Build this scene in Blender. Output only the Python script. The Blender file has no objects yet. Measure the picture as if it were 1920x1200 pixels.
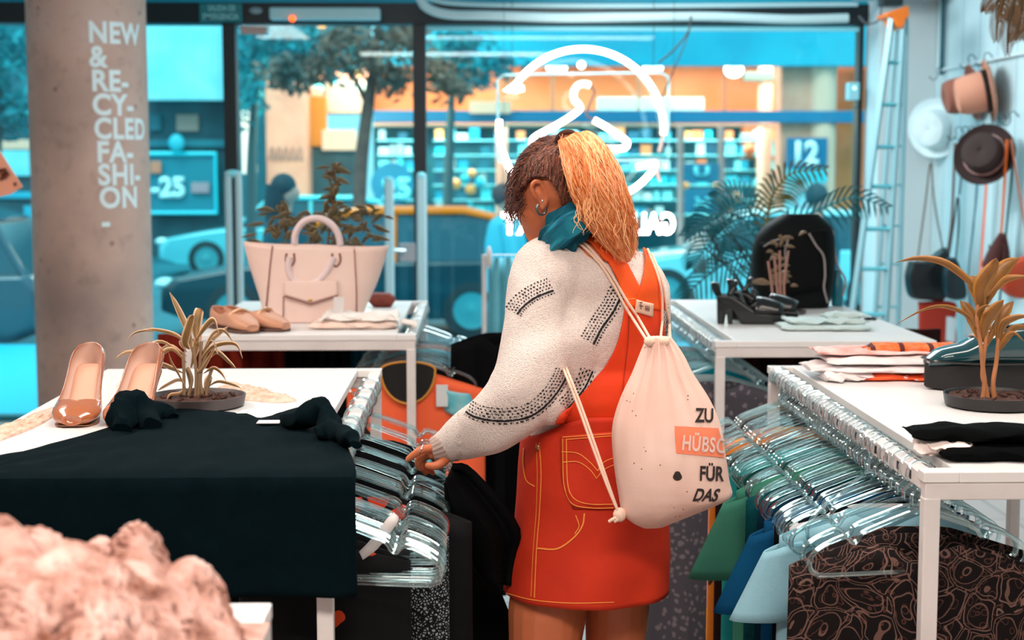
import bpy, bmesh, math, random
from mathutils import Vector, Matrix, Euler, noise
from mathutils.bvhtree import BVHTree
random.seed(7)
S = bpy.context.scene
COL = S.collection
V = Vector
PI = math.pi
# ---------------------------------------------------------------- camera
F = 2850.0                                  # focal length in pixels of the 1920 px frame
CAM = V((0, 0, 1.5))
cd = bpy.data.cameras.new('camera'); cam = bpy.data.objects.new('camera', cd); COL.objects.link(cam)
cd.sensor_fit = 'HORIZONTAL'; cd.sensor_width = 36; cd.lens = F * 36 / 1920
cam.location = CAM
cam.rotation_euler = (PI / 2 - math.atan(288 / F), 0, -math.atan(70 / F))
cd.dof.use_dof = True; cd.dof.focus_distance = 2.78; cd.dof.aperture_fstop = 4.6
cd.clip_start = 0.05; cd.clip_end = 200
S.camera = cam
RM = cam.rotation_euler.to_matrix()
# ---------------------------------------------------------------- world, exposure, lights
w = bpy.data.worlds.new('sky'); S.world = w; w.use_nodes = True
wn = w.node_tree.nodes; wl = w.node_tree.links
bg = wn['Background']
tc = wn.new('ShaderNodeTexCoord'); sx = wn.new('ShaderNodeSeparateXYZ'); cr = wn.new('ShaderNodeValToRGB')
wl.new(tc.outputs['Generated'], sx.inputs[0]); wl.new(sx.outputs[2], cr.inputs[0]); wl.new(cr.outputs[0], bg.inputs[0])
cr.color_ramp.elements[0].color = (0.30, 0.62, 0.70, 1); cr.color_ramp.elements[0].position = 0.0
cr.color_ramp.elements[1].color = (0.60, 0.93, 1.0, 1); cr.color_ramp.elements[1].position = 0.35
bg.inputs[1].default_value = 1.95
S.view_settings.view_transform = 'Standard'; S.view_settings.look = 'None'
S.view_settings.exposure = 0.0; S.view_settings.gamma = 1.0; S.view_settings.use_curve_mapping = False

def light(name, kind, loc, energy, col, size=1, sizey=None, rot=(0, 0, 0)):
    l = bpy.data.lights.new(name, kind); o = bpy.data.objects.new(name, l); COL.objects.link(o)
    o.location = loc; o.rotation_euler = rot; l.energy = energy; l.color = col
    if kind == 'AREA':
        l.size = size
        if sizey: l.shape = 'RECTANGLE'; l.size_y = sizey
    elif kind == 'SUN': l.angle = size
    else: l.shadow_soft_size = size
    return o
WARM = (1, .87, .78)
light('ceiling_lamp_front', 'AREA', (-.2, .35, 2.78), 96, WARM, 2.2, .5)
light('ceiling_lamp_middle', 'AREA', (.6, 2.6, 2.78), 44, WARM, 2.4, .4)
light('ceiling_lamp_left', 'AREA', (-1.9, 3.4, 2.78), 52, WARM, .5, 2.0)
light('ceiling_lamp_back', 'AREA', (.4, 6.3, 2.78), 40, (.86, .97, 1), 3.0, .4)
light('spot_wall', 'AREA', (.6, 7.2, 2.7), 60, (.86, .97, 1), .6, 1.6, (0, -.5, 0))
light('added_daylight_fill', 'AREA', (-.4, 10.0, 3.2), 120, (.35, .88, 1), 4.6, 1.2, (math.radians(-62), 0, 0))  # added lamp, unseen above the header, standing in for daylight through the glass
light('street_sun', 'SUN', (0, 0, 20), 2.2, (1, .96, .92), .5, rot=(math.radians(-30), math.radians(18), 0)).rotation_euler = (math.radians(38), math.radians(-14), 0)

# ---------------------------------------------------------------- pixel <-> world
def ray(px, py):
    return (RM @ V((px - 960, 600 - py, -F))).normalized()
def P(px, py, Y):
    d = ray(px, py); return CAM + d * (Y / d.y)
def PZ(px, py, z):
    d = ray(px, py); return CAM + d * ((z - CAM.z) / d.z)
def PX(v):
    q = RM.transposed() @ (V(v) - CAM); return (960 + F * q.x / -q.z, 600 - F * q.y / -q.z)
# ---------------------------------------------------------------- materials
def lin(c):
    return tuple((x / 255 / 12.92 if x / 255 <= .04045 else ((x / 255 + .055) / 1.055) ** 2.4) for x in c) + (1,)
MATS = {}
class N:
    def __init__(s, m): s.t = m.node_tree; s.b = s.t.nodes['Principled BSDF']
    def new(s, k, **kw):
        n = s.t.nodes.new('ShaderNode' + k)
        for a, v in kw.items(): setattr(n, a, v)
        return n
    def ln(s, a, b): s.t.links.new(a, b)
    def m(s, op, a, b=None, c=None):
        n = s.new('Math', operation=op)
        for i, x in enumerate((a, b, c)):
            if x is None: continue
            if isinstance(x, (int, float)): n.inputs[i].default_value = x
            else: s.ln(x, n.inputs[i])
        return n.outputs[0]
    def mix(s, f, a, b):
        n = s.new('Mix', data_type='RGBA')
        for i, x in ((0, f), (6, a), (7, b)):
            if isinstance(x, (int, float)): n.inputs[i].default_value = x
            elif isinstance(x, tuple): n.inputs[i].default_value = x
            else: s.ln(x, n.inputs[i])
        return n.outputs[2]
    def tex(s, k, scale, vec=None, **kw):
        n = s.new('Tex' + k, **kw); n.inputs['Scale'].default_value = scale
        if vec is None: vec = s.oc()
        s.ln(vec, n.inputs['Vector']); return n
    def oc(s):
        if not hasattr(s, '_oc'): s._oc = s.new('TexCoord').outputs['Object']
        return s._oc
    def uv(s): return s.new('TexCoord').outputs['UV']
    def ramp(s, f, stops):
        n = s.new('ValToRGB'); s.ln(f, n.inputs[0]); e = n.color_ramp.elements
        while len(e) < len(stops): e.new(.5)
        for i, (p, c) in enumerate(stops): e[i].position = p; e[i].color = c
        return n.outputs[0]
    def bump(s, h, st, d=.002):
        n = s.new('Bump'); n.inputs['Strength'].default_value = st; n.inputs['Distance'].default_value = d
        s.ln(h, n.inputs['Height']); s.ln(n.outputs[0], s.b.inputs['Normal'])
def mat(name, c, rough=.6, metal=0, c2=None, ns=6, nb=None, coat=0, sheen=0, em=0, spec=.5):
    if name in MATS: return MATS[name]
    m = bpy.data.materials.new(name); m.use_nodes = True; MATS[name] = m; n = N(m)
    b = n.b; b.inputs['Base Color'].default_value = lin(c); b.inputs['Roughness'].default_value = rough
    b.inputs['Metallic'].default_value = metal; b.inputs['Coat Weight'].default_value = coat
    b.inputs['Sheen Weight'].default_value = sheen; b.inputs['Specular IOR Level'].default_value = spec
    if c2:
        t = n.tex('Noise', ns); t.inputs['Detail'].default_value = 5
        r = n.ramp(t.outputs[0], [(.35, lin(c)), (.65, lin(c2))]); n.ln(r, b.inputs['Base Color'])
    if nb:
        t = n.tex('Noise', nb[0]); n.bump(t.outputs[0], nb[1], nb[2] if len(nb) > 2 else .002)
    if em:
        b.inputs['Emission Color'].default_value = lin(c); b.inputs['Emission Strength'].default_value = em
    m.diffuse_color = lin(c)
    return m
def clear(name, tint, gl=.05, rough=.05, edge=.6, grey=None):
    m = bpy.data.materials.new(name); m.use_nodes = True; MATS[name] = m; t = m.node_tree
    t.nodes.remove(t.nodes['Principled BSDF']); out = t.nodes['Material Output']
    tr = t.nodes.new('ShaderNodeBsdfTransparent'); tr.inputs[0].default_value = lin(tint)
    g = t.nodes.new('ShaderNodeBsdfGlossy'); g.inputs[1].default_value = rough; g.inputs[0].default_value = (.86, .985, 1, 1)  # cyan of the reflected window light put into the gloss colour
    lw = t.nodes.new('ShaderNodeLayerWeight'); lw.inputs[0].default_value = edge
    mp = t.nodes.new('ShaderNodeMapRange'); mp.inputs[3].default_value = gl; mp.inputs[4].default_value = min(1, gl + edge)
    t.links.new(lw.outputs['Facing'], mp.inputs[0])
    mx = t.nodes.new('ShaderNodeMixShader'); t.links.new(mp.outputs[0], mx.inputs[0])
    t.links.new(tr.outputs[0], mx.inputs[1]); t.links.new(g.outputs[0], mx.inputs[2])
    t.links.new(mx.outputs[0], out.inputs[0]); return m
# ---------------------------------------------------------------- mesh builder
def frames(pts, up=V((0, 0, 1))):
    out = []; n = len(pts); prev = None
    for i in range(n):
        a = pts[max(i - 1, 0)]; b = pts[min(i + 1, n - 1)]; t = (b - a).normalized() if (b - a).length > 1e-9 else V((0, 0, 1))
        if prev is None:
            u = up if abs(t.dot(up)) < .95 else V((1, 0, 0)); x = t.cross(u).normalized()
        else:
            x = (prev - t * prev.dot(t)); x = x.normalized() if x.length > 1e-6 else t.cross(up).normalized()
        prev = x; out.append((t, x, x.cross(t).normalized()))
    return out
def spline(pts, n):
    pts = [V(p) for p in pts]; m = len(pts) - 1; out = []
    if m < 2: return [pts[0].lerp(pts[-1], i / (n - 1)) for i in range(n)]
    for k in range(n):
        s = k / (n - 1) * m; i = min(int(s), m - 1); t = s - i
        p1, p2 = pts[i], pts[i + 1]; p0 = pts[i - 1] if i > 0 else p1 * 2 - p2; p3 = pts[i + 2] if i + 2 <= m else p2 * 2 - p1
        out.append(.5 * ((2 * p1) + (p2 - p0) * t + (2 * p0 - 5 * p1 + 4 * p2 - p3) * t * t + (3 * p1 - p0 - 3 * p2 + p3) * t ** 3))
    return out
def terp(xs, s):
    m = len(xs) - 1; f = s * m; i = min(int(f), m - 1); return xs[i] + (xs[i + 1] - xs[i]) * (f - i)
class MB:
    def __init__(s): s.bm = bmesh.new(); s.uv = s.bm.loops.layers.uv.new('UVMap')
    def face(s, vs, uvs=None):
        try: f = s.bm.faces.new(vs)
        except ValueError: return None
        if uvs:
            for l, u in zip(f.loops, uvs): l[s.uv].uv = u
        return f
    def box(s, x0, x1, y0, y1, z0, z1, M=None):
        vs = [V((x, y, z)) for x in (x0, x1) for y in (y0, y1) for z in (z0, z1)]
        if M: vs = [M @ v for v in vs]
        b = [s.bm.verts.new(v) for v in vs]
        for f in ((0, 1, 3, 2), (4, 6, 7, 5), (0, 4, 5, 1), (2, 3, 7, 6), (0, 2, 6, 4), (1, 5, 7, 3)): s.face([b[i] for i in f])
        return s
    def grid(s, rows, cu=False, cap=False):
        R = [[s.bm.verts.new(p) for p in r] for r in rows]; nr = len(R); nc = len(R[0])
        for i in range(nr - 1):
            for j in range(nc if cu else nc - 1):
                k = (j + 1) % nc
                u0, u1 = j / nc, (j + 1) / nc; v0, v1 = i / (nr - 1), (i + 1) / (nr - 1)
                if not cu: u0, u1 = j / (nc - 1), (j + 1) / (nc - 1)
                s.face([R[i][j], R[i][k], R[i + 1][k], R[i + 1][j]], [(u0, v0), (u1, v0), (u1, v1), (u0, v1)])
        if cap: s.face(R[0][::-1]); s.face(R[-1])
        return s
    def tube(s, pts, r, seg=8, n=None, sq=1.0, cap=True, up=V((0, 0, 1))):
        pts = [V(p) for p in pts]
        if n: pts = spline(pts, n)
        fr = frames(pts, up); rows = []
        for i, (p, (t, x, y)) in enumerate(zip(pts, fr)):
            rr = r if isinstance(r, (int, float)) else terp(r, i / (len(pts) - 1))
            rows.append([p + x * (math.cos(a) * rr) + y * (math.sin(a) * rr * sq) for a in [2 * PI * k / seg for k in range(seg)]])
        return s.grid(rows, True, cap)
    def ribbon(s, pts, wd, n=None, up=V((0, 0, 1)), vee=0):
        pts = [V(p) for p in pts]
        if n: pts = spline(pts, n)
        fr = frames(pts, up); rows = []
        for i, (p, (t, x, y)) in enumerate(zip(pts, fr)):
            ww = wd if isinstance(wd, (int, float)) else terp(wd, i / (len(pts) - 1))
            rows.append([p - x * ww + y * ww * vee, p, p + x * ww + y * ww * vee])
        return s.grid(rows)
    def lathe(s, prof, c=(0, 0, 0), seg=28, M=None, cap=True):
        c = V(c); rows = []
        for r, z in prof:
            row = [V((r * math.cos(2 * PI * k / seg), r * math.sin(2 * PI * k / seg), z)) for k in range(seg)]
            rows.append([(M @ p if M else p + c) for p in row])
        return s.grid(rows, True, cap)
    def ell(s, c, r, M=None, seg=16, rings=10):
        c = V(c); rows = []
        for i in range(rings + 1):
            a = -PI / 2 + PI * (i + .02 * (i == 0) - .02 * (i == rings)) / rings
            row = [V((r[0] * math.cos(a) * math.cos(2 * PI * k / seg), r[1] * math.cos(a) * math.sin(2 * PI * k / seg), r[2] * math.sin(a))) for k in range(seg)]
            rows.append([c + (M @ p if M else p) for p in row])
        return s.grid(rows, True, True)
    def prism(s, pts, d):
        a = [s.bm.verts.new(V(p)) for p in pts]; b = [s.bm.verts.new(V(p) + V(d)) for p in pts]; n = len(a)
        s.face(a[::-1]); s.face(b)
        for i in range(n): s.face([a[i], a[(i + 1) % n], b[(i + 1) % n], b[i]])
        return s
    def build(s, name, m, parent=None, smooth=True, bevel=0, sub=0, solid=0, label=None, loc=None, keep=False, inner=None):
        bmesh.ops.recalc_face_normals(s.bm, faces=s.bm.faces)
        if parent is not None:
            o0 = V((0, 0, 0)); q = parent
            while q: o0 += q.location; q = q.parent
        elif keep: o0 = V((0, 0, 0))
        elif loc is not None: o0 = V(loc)
        else:
            xs = [v.co for v in s.bm.verts]
            o0 = V(((min(v.x for v in xs) + max(v.x for v in xs)) / 2, (min(v.y for v in xs) + max(v.y for v in xs)) / 2, min(v.z for v in xs)))
        for v in s.bm.verts: v.co -= o0
        me = bpy.data.meshes.new(name); s.bm.to_mesh(me); s.bm.free()
        o = bpy.data.objects.new(name, me); COL.objects.link(o)
        if parent is not None: o.parent = parent
        else: o.location = o0
        me.materials.append(m)
        if smooth:
            for p in me.polygons: p.use_smooth = True
            me.set_sharp_from_angle(angle=math.radians(38))
        if solid:
            md = o.modifiers.new('solid', 'SOLIDIFY'); md.thickness = solid; md.offset = 0
            if inner: me.materials.append(inner); md.material_offset = 1
        if bevel:
            md = o.modifiers.new('bevel', 'BEVEL'); md.width = bevel; md.segments = 2; md.limit_method = 'ANGLE'
        if sub:
            md = o.modifiers.new('sub', 'SUBSURF'); md.levels = sub; md.render_levels = sub
        if label: o['label'] = label
        return o
def tag(o, label, cat, group=None, kind=None):
    o['label'] = label; o['category'] = cat
    if group: o['group'] = group
    if kind: o['kind'] = kind
    return o
def thing(name, label, cat, loc=(0, 0, 0), group=None):
    o = bpy.data.objects.new(name, None); COL.objects.link(o); o.location = loc; o.empty_display_size = .05
    return tag(o, label, cat, group)
def struct(o): o['kind'] = 'structure'; return o
def kids(o): return [c for c in bpy.data.objects if c.parent == o]
def dup(o, parent=None, **kw):
    c = o.copy(); COL.objects.link(c)
    if parent is not None: c.parent = parent
    for k in kids(o): dup(k, c)
    for k, v in kw.items():
        if k == 'loc': c.location = v
        elif k == 'rot': c.rotation_euler = v
        else: c[k] = v
    return c
def union(parts, vox, smooth=6):
    """several closed solids -> one continuous surface; returns bmesh in world coords"""
    me = bpy.data.meshes.new('tmp'); parts.bm.to_mesh(me); o = bpy.data.objects.new('tmp', me); COL.objects.link(o)
    r = o.modifiers.new('r', 'REMESH'); r.mode = 'VOXEL'; r.voxel_size = vox
    sm = o.modifiers.new('s', 'SMOOTH'); sm.factor = .5; sm.iterations = smooth
    dg = bpy.context.evaluated_depsgraph_get(); e = o.evaluated_get(dg); m2 = e.to_mesh()
    out = MB(); out.bm.free(); out.bm = bmesh.new(); out.bm.from_mesh(m2); out.uv = out.bm.loops.layers.uv.new('UVMap')
    e.to_mesh_clear(); bpy.data.objects.remove(o); bpy.data.meshes.remove(me)
    return out
def bvh(mb):
    mb.bm.normal_update(); return BVHTree.FromBMesh(mb.bm)
def cast(px, py, tree, off=.002):
    d = ray(px, py)
    if isinstance(tree, BVHTree): tree = [tree]
    best = None
    for t in tree:
        h = t.ray_cast(CAM, d)
        if h[0] is not None and (best is None or h[3] < best[3]): best = h
    if best is None:
        return None
    n = best[1]
    if n.dot(d) > 0: n = -n
    return best[0] + n * off
def patch(tree, L, R, nu=12, nv=24, off=.003):
    """surface piece between two pixel curves, laid on the surface"""
    l = spline([(a, b, 0) for a, b in L], nv); r = spline([(a, b, 0) for a, b in R], nv); rows = []
    last = None
    for a, b in zip(l, r):
        row = []
        for j in range(nu):
            q = a.lerp(b, j / (nu - 1)); h = cast(q.x, q.y, tree, off)
            if h is None:
                h = P(q.x, q.y, last.y) if last else None
            row.append(h); last = h or last
        rows.append(row)
    fb = next(h for r_ in rows for h in r_ if h is not None)
    rows = [[h or fb for h in r_] for r_ in rows]
    m = MB(); m.grid(rows); return m
def line(m, tree, pts, wpx, n=20, off=.003, nu=3):
    c = spline([(a, b, 0) for a, b in pts], n); rows = []
    for i, p in enumerate(c):
        t = (c[min(i + 1, n - 1)] - c[max(i - 1, 0)]).normalized(); q = V((-t.y, t.x, 0)); row = []
        for j in range(nu):
            z = p + q * wpx * (j / (nu - 1) - .5); h = cast(z.x, z.y, tree, off)
            row.append(h)
        rows.append(row)
    good = [r for r in rows if all(h is not None for h in r)]
    if len(good) > 1: m.grid(good)
    return m
def textmb(s, bold=.0, cut=0, align='LEFT', spacing=1.0):
    """letters as flat faces, cap height 1, origin at baseline left"""
    cu = bpy.data.curves.new('t', 'FONT'); cu.body = s; cu.offset = bold; cu.align_x = align; cu.fill_mode = 'BOTH'
    cu.space_character = spacing; cu.resolution_u = 6
    o = bpy.data.objects.new('t', cu); COL.objects.link(o)
    dg = bpy.context.evaluated_depsgraph_get(); me = o.evaluated_get(dg).to_mesh()
    m = MB(); m.bm.free(); m.bm = bmesh.new(); m.bm.from_mesh(me); m.uv = m.bm.loops.layers.uv.new('UVMap')
    bpy.data.objects.remove(o); bpy.data.curves.remove(cu)
    k = 1 / .69
    for v in m.bm.verts: v.co *= k
    bmesh.ops.triangulate(m.bm, faces=m.bm.faces)
    for _ in range(cut):
        es = [e for e in m.bm.edges if e.calc_length() > .18]
        bmesh.ops.subdivide_edges(m.bm, edges=es, cuts=1); bmesh.ops.triangulate(m.bm, faces=m.bm.faces)
    return m
def text_on(tree, s, x, y, h, wscale=1, skew=0, rot=0, bold=.02, off=.003, cut=2, sp=1.0):
    m = textmb(s, bold, cut, spacing=sp); ca, sa = math.cos(rot), math.sin(rot); last = None
    for v in m.bm.verts:
        a = v.co.x * h * wscale + v.co.y * h * skew; b = -v.co.y * h
        q = (x + a * ca - b * sa, y + a * sa + b * ca); p = cast(q[0], q[1], tree, off)
        if p is None: p = last or P(q[0], q[1], 2.6)
        last = p; v.co = p
    return m
# ================================================================ materials
white = mat('white_lacquer', (236, 234, 232), .35, c2=(228, 226, 225), ns=3)
whitem = mat('white_metal', (226, 220, 218), .38, c2=(214, 208, 206), ns=9)
black = mat('black_frame', (12, 22, 28), .4)
steel = mat('brushed_steel', (190, 205, 210), .3, metal=.7)
glassm = clear('window_glass', (225, 250, 252), gl=.02, rough=.02, edge=.12)
acry = clear('clear_acrylic', (242, 252, 253), gl=.12, rough=.08, edge=.62)
hookm = clear('clear_hook', (240, 242, 243), gl=.24, rough=.12, edge=.6)
conc = mat('concrete', (176, 158, 152), .85, c2=(158, 138, 132), ns=5, nb=(40, .3, .003))
cyan = mat('cyan_paint', (0, 178, 204), .5, c2=(0, 160, 190), ns=1)
cyanl = mat('pale_cyan_panel', (150, 228, 238), .6, c2=(120, 214, 228), ns=1.5)
blue = mat('blue_fascia', (0, 118, 160), .5)
bluel = mat('blue_poster', (0, 110, 150), .5)
teald = mat('dark_teal', (4, 62, 76), .5, c2=(8, 84, 98), ns=2)
tealm = mat('mid_teal', (12, 120, 136), .6, c2=(8, 96, 112), ns=2)
orange = mat('orange_plaster', (244, 124, 66), .7, c2=(244, 150, 104), ns=.7)
amber = mat('amber_panel', (222, 130, 30), .6)
pink = mat('pink_stone', (240, 166, 138), .8, c2=(226, 148, 124), ns=2)
pinkl = mat('pale_pink_panel', (250, 196, 168), .7)
poster = mat('poster_white', (215, 240, 243), .6)
# ================================================================ room shell
WY = 9.0                                    # shop window plane
XR = P(1612, 312, WY).x; XL = -4.2; ZC = 2.85
ZH = P(960, 47, WY).z; ZT = P(960, 8, WY).z
def sbox(n, m, *a, bevel=0, parent=None): return struct(MB().box(*a).build(n, m, parent, smooth=False, bevel=bevel))
floorm = mat('floor_tiles', (178, 158, 152), .35); n = N(floorm)
br = n.tex('Brick', 1.0); br.offset = 0; br.inputs['Color1'].default_value = lin((184, 160, 152)); br.inputs['Color2'].default_value = lin((172, 150, 144))
br.inputs['Mortar'].default_value = lin((120, 104, 100)); br.inputs['Mortar Size'].default_value = .006; br.inputs['Brick Width'].default_value = .6; br.inputs['Row Height'].default_value = .6
n.ln(br.outputs[0], n.b.inputs['Base Color'])
sbox('floor', floorm, XL - .1, XR + .6, -2.6, WY + .25, -.12, 0)
ceilm = mat('ceiling_paint', (214, 224, 226), .8, c2=(204, 216, 220), ns=2)
sbox('ceiling', ceilm, XL - .1, XR + .6, -2.6, WY + .05, ZC, ZC + .1)
wallm = mat('wall_paint', (206, 208, 208), .8, c2=(196, 200, 200), ns=2)
sbox('wall_left', wallm, XL - .1, XL, -2.6, WY, 0, ZC)
sbox('wall_back', wallm, XL, XR + .6, -2.7, -2.6, 0, ZC)
boardm = mat('white_boards', (196, 218, 222), .6); n = N(boardm)      # painted vertical boards with narrow joints
ob = n.new('SeparateXYZ'); n.ln(n.oc(), ob.inputs[0]); fr_ = n.m('FRACT', n.m('MULTIPLY', ob.outputs[1], 3.6)); jn = n.m('LESS_THAN', fr_, .03)
nz = n.tex('Noise', 3).outputs[0]; n.ln(n.mix(jn, n.ramp(nz, [(.3, lin((200, 222, 226))), (.7, lin((184, 208, 214)))]), lin((120, 152, 160))), n.b.inputs['Base Color'])
n.bump(n.m('SUBTRACT', 1.0, jn), .6, .01)
XW = XR + .34                                # boards lie behind the pilaster
wr = sbox('wall_right', boardm, XW, XW + .1, -2.6, WY, 0, ZC)
mb = MB().box(XR + .02, XW, WY - .32, WY, 0, ZC); struct(mb.build('trim_1', mat('pilaster_paint', (204, 214, 216), .6), smooth=False, bevel=.006))
mb = MB().box(XR - .15, XW, WY - .7, WY - .32, ZC - .42, ZC); struct(mb.build('trim_2', mat('beam_paint', (170, 176, 180), .7), smooth=False, bevel=.006))
sbox('wall_front', cyan, XL, XR + .4, WY - .03, WY + .12, ZT, ZC)
# black steel shop front: header, mullions, bottom rail
struct(MB().box(XL, XR + .02, WY - .06, WY + .1, ZH, ZT).build('trim_3', black, smooth=False, bevel=.004))
struct(MB().box(XL, XR + .02, WY - .04, WY + .06, 0, .03).build('trim_4', mat('cyan_sill', (20, 110, 124), .5), smooth=False))
def mullion(i, x0, x1, d=.06):
    a = P(x0, 300, WY).x; b = P(x1, 300, WY).x
    struct(MB().box(a, b, WY - d, WY + .06, .03, ZH).build('trim_%d' % i, black, smooth=False, bevel=.003))
mullion(5, 424, 448); mullion(6, 776, 800); mullion(7, 1603, 1612, .04)
panes = [(XL, P(424, 300, WY).x), (P(448, 300, WY).x, P(776, 300, WY).x), (P(800, 300, WY).x, P(1603, 300, WY).x)]
for i, (a, b) in enumerate(panes):
    nm = 'door_1' if i == 1 else 'window_%d' % (1 if i == 0 else 2)
    struct(MB().box(a, b, WY + .0, WY + .01, .03, ZH).build(nm, glassm, smooth=False))
struct(MB().box(P(800, 300, WY).x, P(1603, 300, WY).x, WY - .03, WY - .015, ZH - .035, ZH - .012).build('trim_8', mat('pale_bead', (150, 226, 238), .4), smooth=False))

# concrete pillar with the wall lettering
pc = P(172, 400, 7.5); PR = 107 / F * 7.5
pil = thing('concrete_pillar', 'round concrete pillar with white wording down its side, in front of the window', 'pillar', (pc.x, 7.5, 0))
rows = []
for i in range(41):
    z = ZC * i / 40; rows.append([V((pc.x + PR * math.cos(a) * (1 + .004 * noise.noise(V((math.cos(a) * 2, math.sin(a) * 2, z * 2)))), 7.5 + PR * math.sin(a), z)) for a in [2 * PI * k / 72 for k in range(72)]])
pm = MB().grid(rows, True, True)
cm2 = mat('pillar_concrete', (178, 158, 150), .85); n = N(cm2)
t1 = n.tex('Noise', 1.6); t1.inputs['Detail'].default_value = 8; t2 = n.tex('Noise', 14); t2.inputs['Detail'].default_value = 6
t3 = n.tex('Voronoi', 5.5)
b1 = n.ramp(t1.outputs[0], [(.3, lin((160, 136, 128))), (.55, lin((200, 166, 152))), (.75, lin((208, 184, 174)))])
b2 = n.mix(n.ramp(t2.outputs[0], [(.55, (0, 0, 0, 1)), (.8, (.5, .5, .5, 1))]), b1, lin((130, 108, 100)))
b3 = n.mix(n.ramp(t3.outputs[0], [(.02, (.8, .8, .8, 1)), (.09, (0, 0, 0, 1))]), b2, lin((112, 84, 72)))
n.ln(b3, n.b.inputs['Base Color']); n.bump(t2.outputs[0], .25, .004)
pm.build('shaft', cm2, pil)
letm = mat('white_vinyl', (226, 240, 242), .6)
zt = [(162, 38, 'NEW'), (163, 84, '&'), (165, 129, 'RE-'), (166, 174, 'CY-'), (168, 219, 'CLED'), (171, 263, 'FA-'), (173, 306, 'SHI-'), (174, 349, 'ON'), (177, 393, '-')]
for x0, ytop, s in zt:
    m = textmb(s, .036, 3, spacing=1.07); hh = 36.5 / F * 7.3
    if s == '&': hh *= 1.0
    zb = P(172, ytop + 40, 7.22).z; th0 = math.asin((x0 - 172) / 109) + math.atan2(-pc.x, 7.5) + .11
    for v in m.bm.verts:
        a = th0 + v.co.x * hh * (.86 if s in ('NEW', 'CLED') else .92) / PR; r = PR + .002
        v.co = V((pc.x + r * math.sin(a), 7.5 - r * math.cos(a), zb + v.co.y * hh))
    m.build('lettering', letm, pil, smooth=False)
# small fixtures on the front
sg = thing('exit_sign', 'small teal emergency exit sign on the black header above the glass door', 'sign', P(412, 22, 8.9))
MB().box(P(373, 0, 8.9).x, P(453, 0, 8.9).x, 8.9, 8.925, P(0, 40, 8.9).z, P(0, 5, 8.9).z).build('plate', mat('exit_teal', (30, 120, 126), .5), sg, smooth=False, bevel=.004)
for s_, yy, wx in (('SALIDA DE', 20, 390), ('EMERGENCIA', 36, 380)):
    m = textmb(s_, .02); h = 10 / F * 8.9; o = P(wx, yy, 8.895)
    xs = max(v.co.x for v in m.bm.verts)
    for v in m.bm.verts: v.co = V((o.x + v.co.x * (66 if 'EM' in s_ else 50) / F * 8.9 / xs, 8.894, o.z + v.co.y * h))
    m.build('lettering', mat('sign_letters', (150, 214, 216), .5), sg, smooth=False)
lb = thing('emergency_light', 'long white emergency lamp box with a red indicator over the door', 'lamp', P(607, 22, 8.85))
MB().box(P(504, 0, 8.8).x, P(712, 0, 8.8).x, 8.8, 8.9, P(0, 35, 8.8).z, P(0, 12, 8.8).z).build('housing', mat('lamp_housing', (176, 214, 220), .4), lb, smooth=False, bevel=.012)
MB().ell(P(548, 35, 8.79), (.018, .018, .018)).build('indicator', mat('red_led', (255, 90, 20), .4, em=3), lb)
tag(MB().ell(P(480, 20, 8.925), (.04, .03, .02)).build('motion_sensor', mat('sensor_grey', (150, 160, 168), .5)), 'small pale rounded sensor between exit sign and lamp box', 'sensor')
tag(MB().box(P(449, 0, 8.96).x, P(499, 0, 8.96).x, 8.96, 8.975, P(0, 63, 8.96).z, P(0, 48, 8.96).z).build('door_closer_plate', mat('pinkish_plate', (196, 160, 154), .5), smooth=False, bevel=.003), 'small pinkish plate at the upper left corner of the glass door', 'plate')
tag(MB().tube([P(785, -8, 8.6), P(800, 14, 8.6), P(840, 27, 8.6), P(920, 29, 8.6), P(1050, 33, 8.6), P(1180, 32, 8.6), P(1330, 31, 8.6), P(1480, 36, 8.6), P(1590, 34, 8.6)], .026, 12, 60).build('flexible_duct', mat('duct_white', (190, 216, 220), .5, nb=(60, .4))), 'white flexible duct sagging along the black header above the big window', 'duct')
tag(MB().tube([P(795, -6, 8.7), P(850, 6, 8.7), P(1000, 10, 8.7), P(1250, 11, 8.7), P(1608, 8, 8.7)], .013, 8, 40).build('conduit_pipe', mat('duct_white2', (180, 210, 214), .5)), 'thin straight pipe running above the flexible duct', 'pipe')
sm = thing('window_alarm', 'small white alarm sensor on the right window edge', 'sensor', P(1605, 168, 8.85))
MB().box(P(1595, 0, 8.85).x, P(1616, 0, 8.85).x, 8.85, 8.93, P(0, 186, 8.85).z, P(0, 152, 8.85).z).build('case', mat('alarm_case', (150, 206, 216), .5), sm, smooth=False, bevel=.008)
MB().ell(P(1602, 165, 8.85), (.008, .008, .008)).build('indicator', mat('blue_led', (170, 250, 255), .4, em=4), sm)
tag(MB().tube([P(1296, 30, 8.5), P(1290, 60, 8.5), P(1262, 95, 8.5), P(1234, 118, 8.5)], .006, 6, 20).tube([P(1292, 60, 8.5), P(1283, 84, 8.5), P(1238, 190, 8.5)], .004, 6, 16).build('neon_cable', black), 'dark cable hanging from the header to the neon sign', 'cable')

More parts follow.
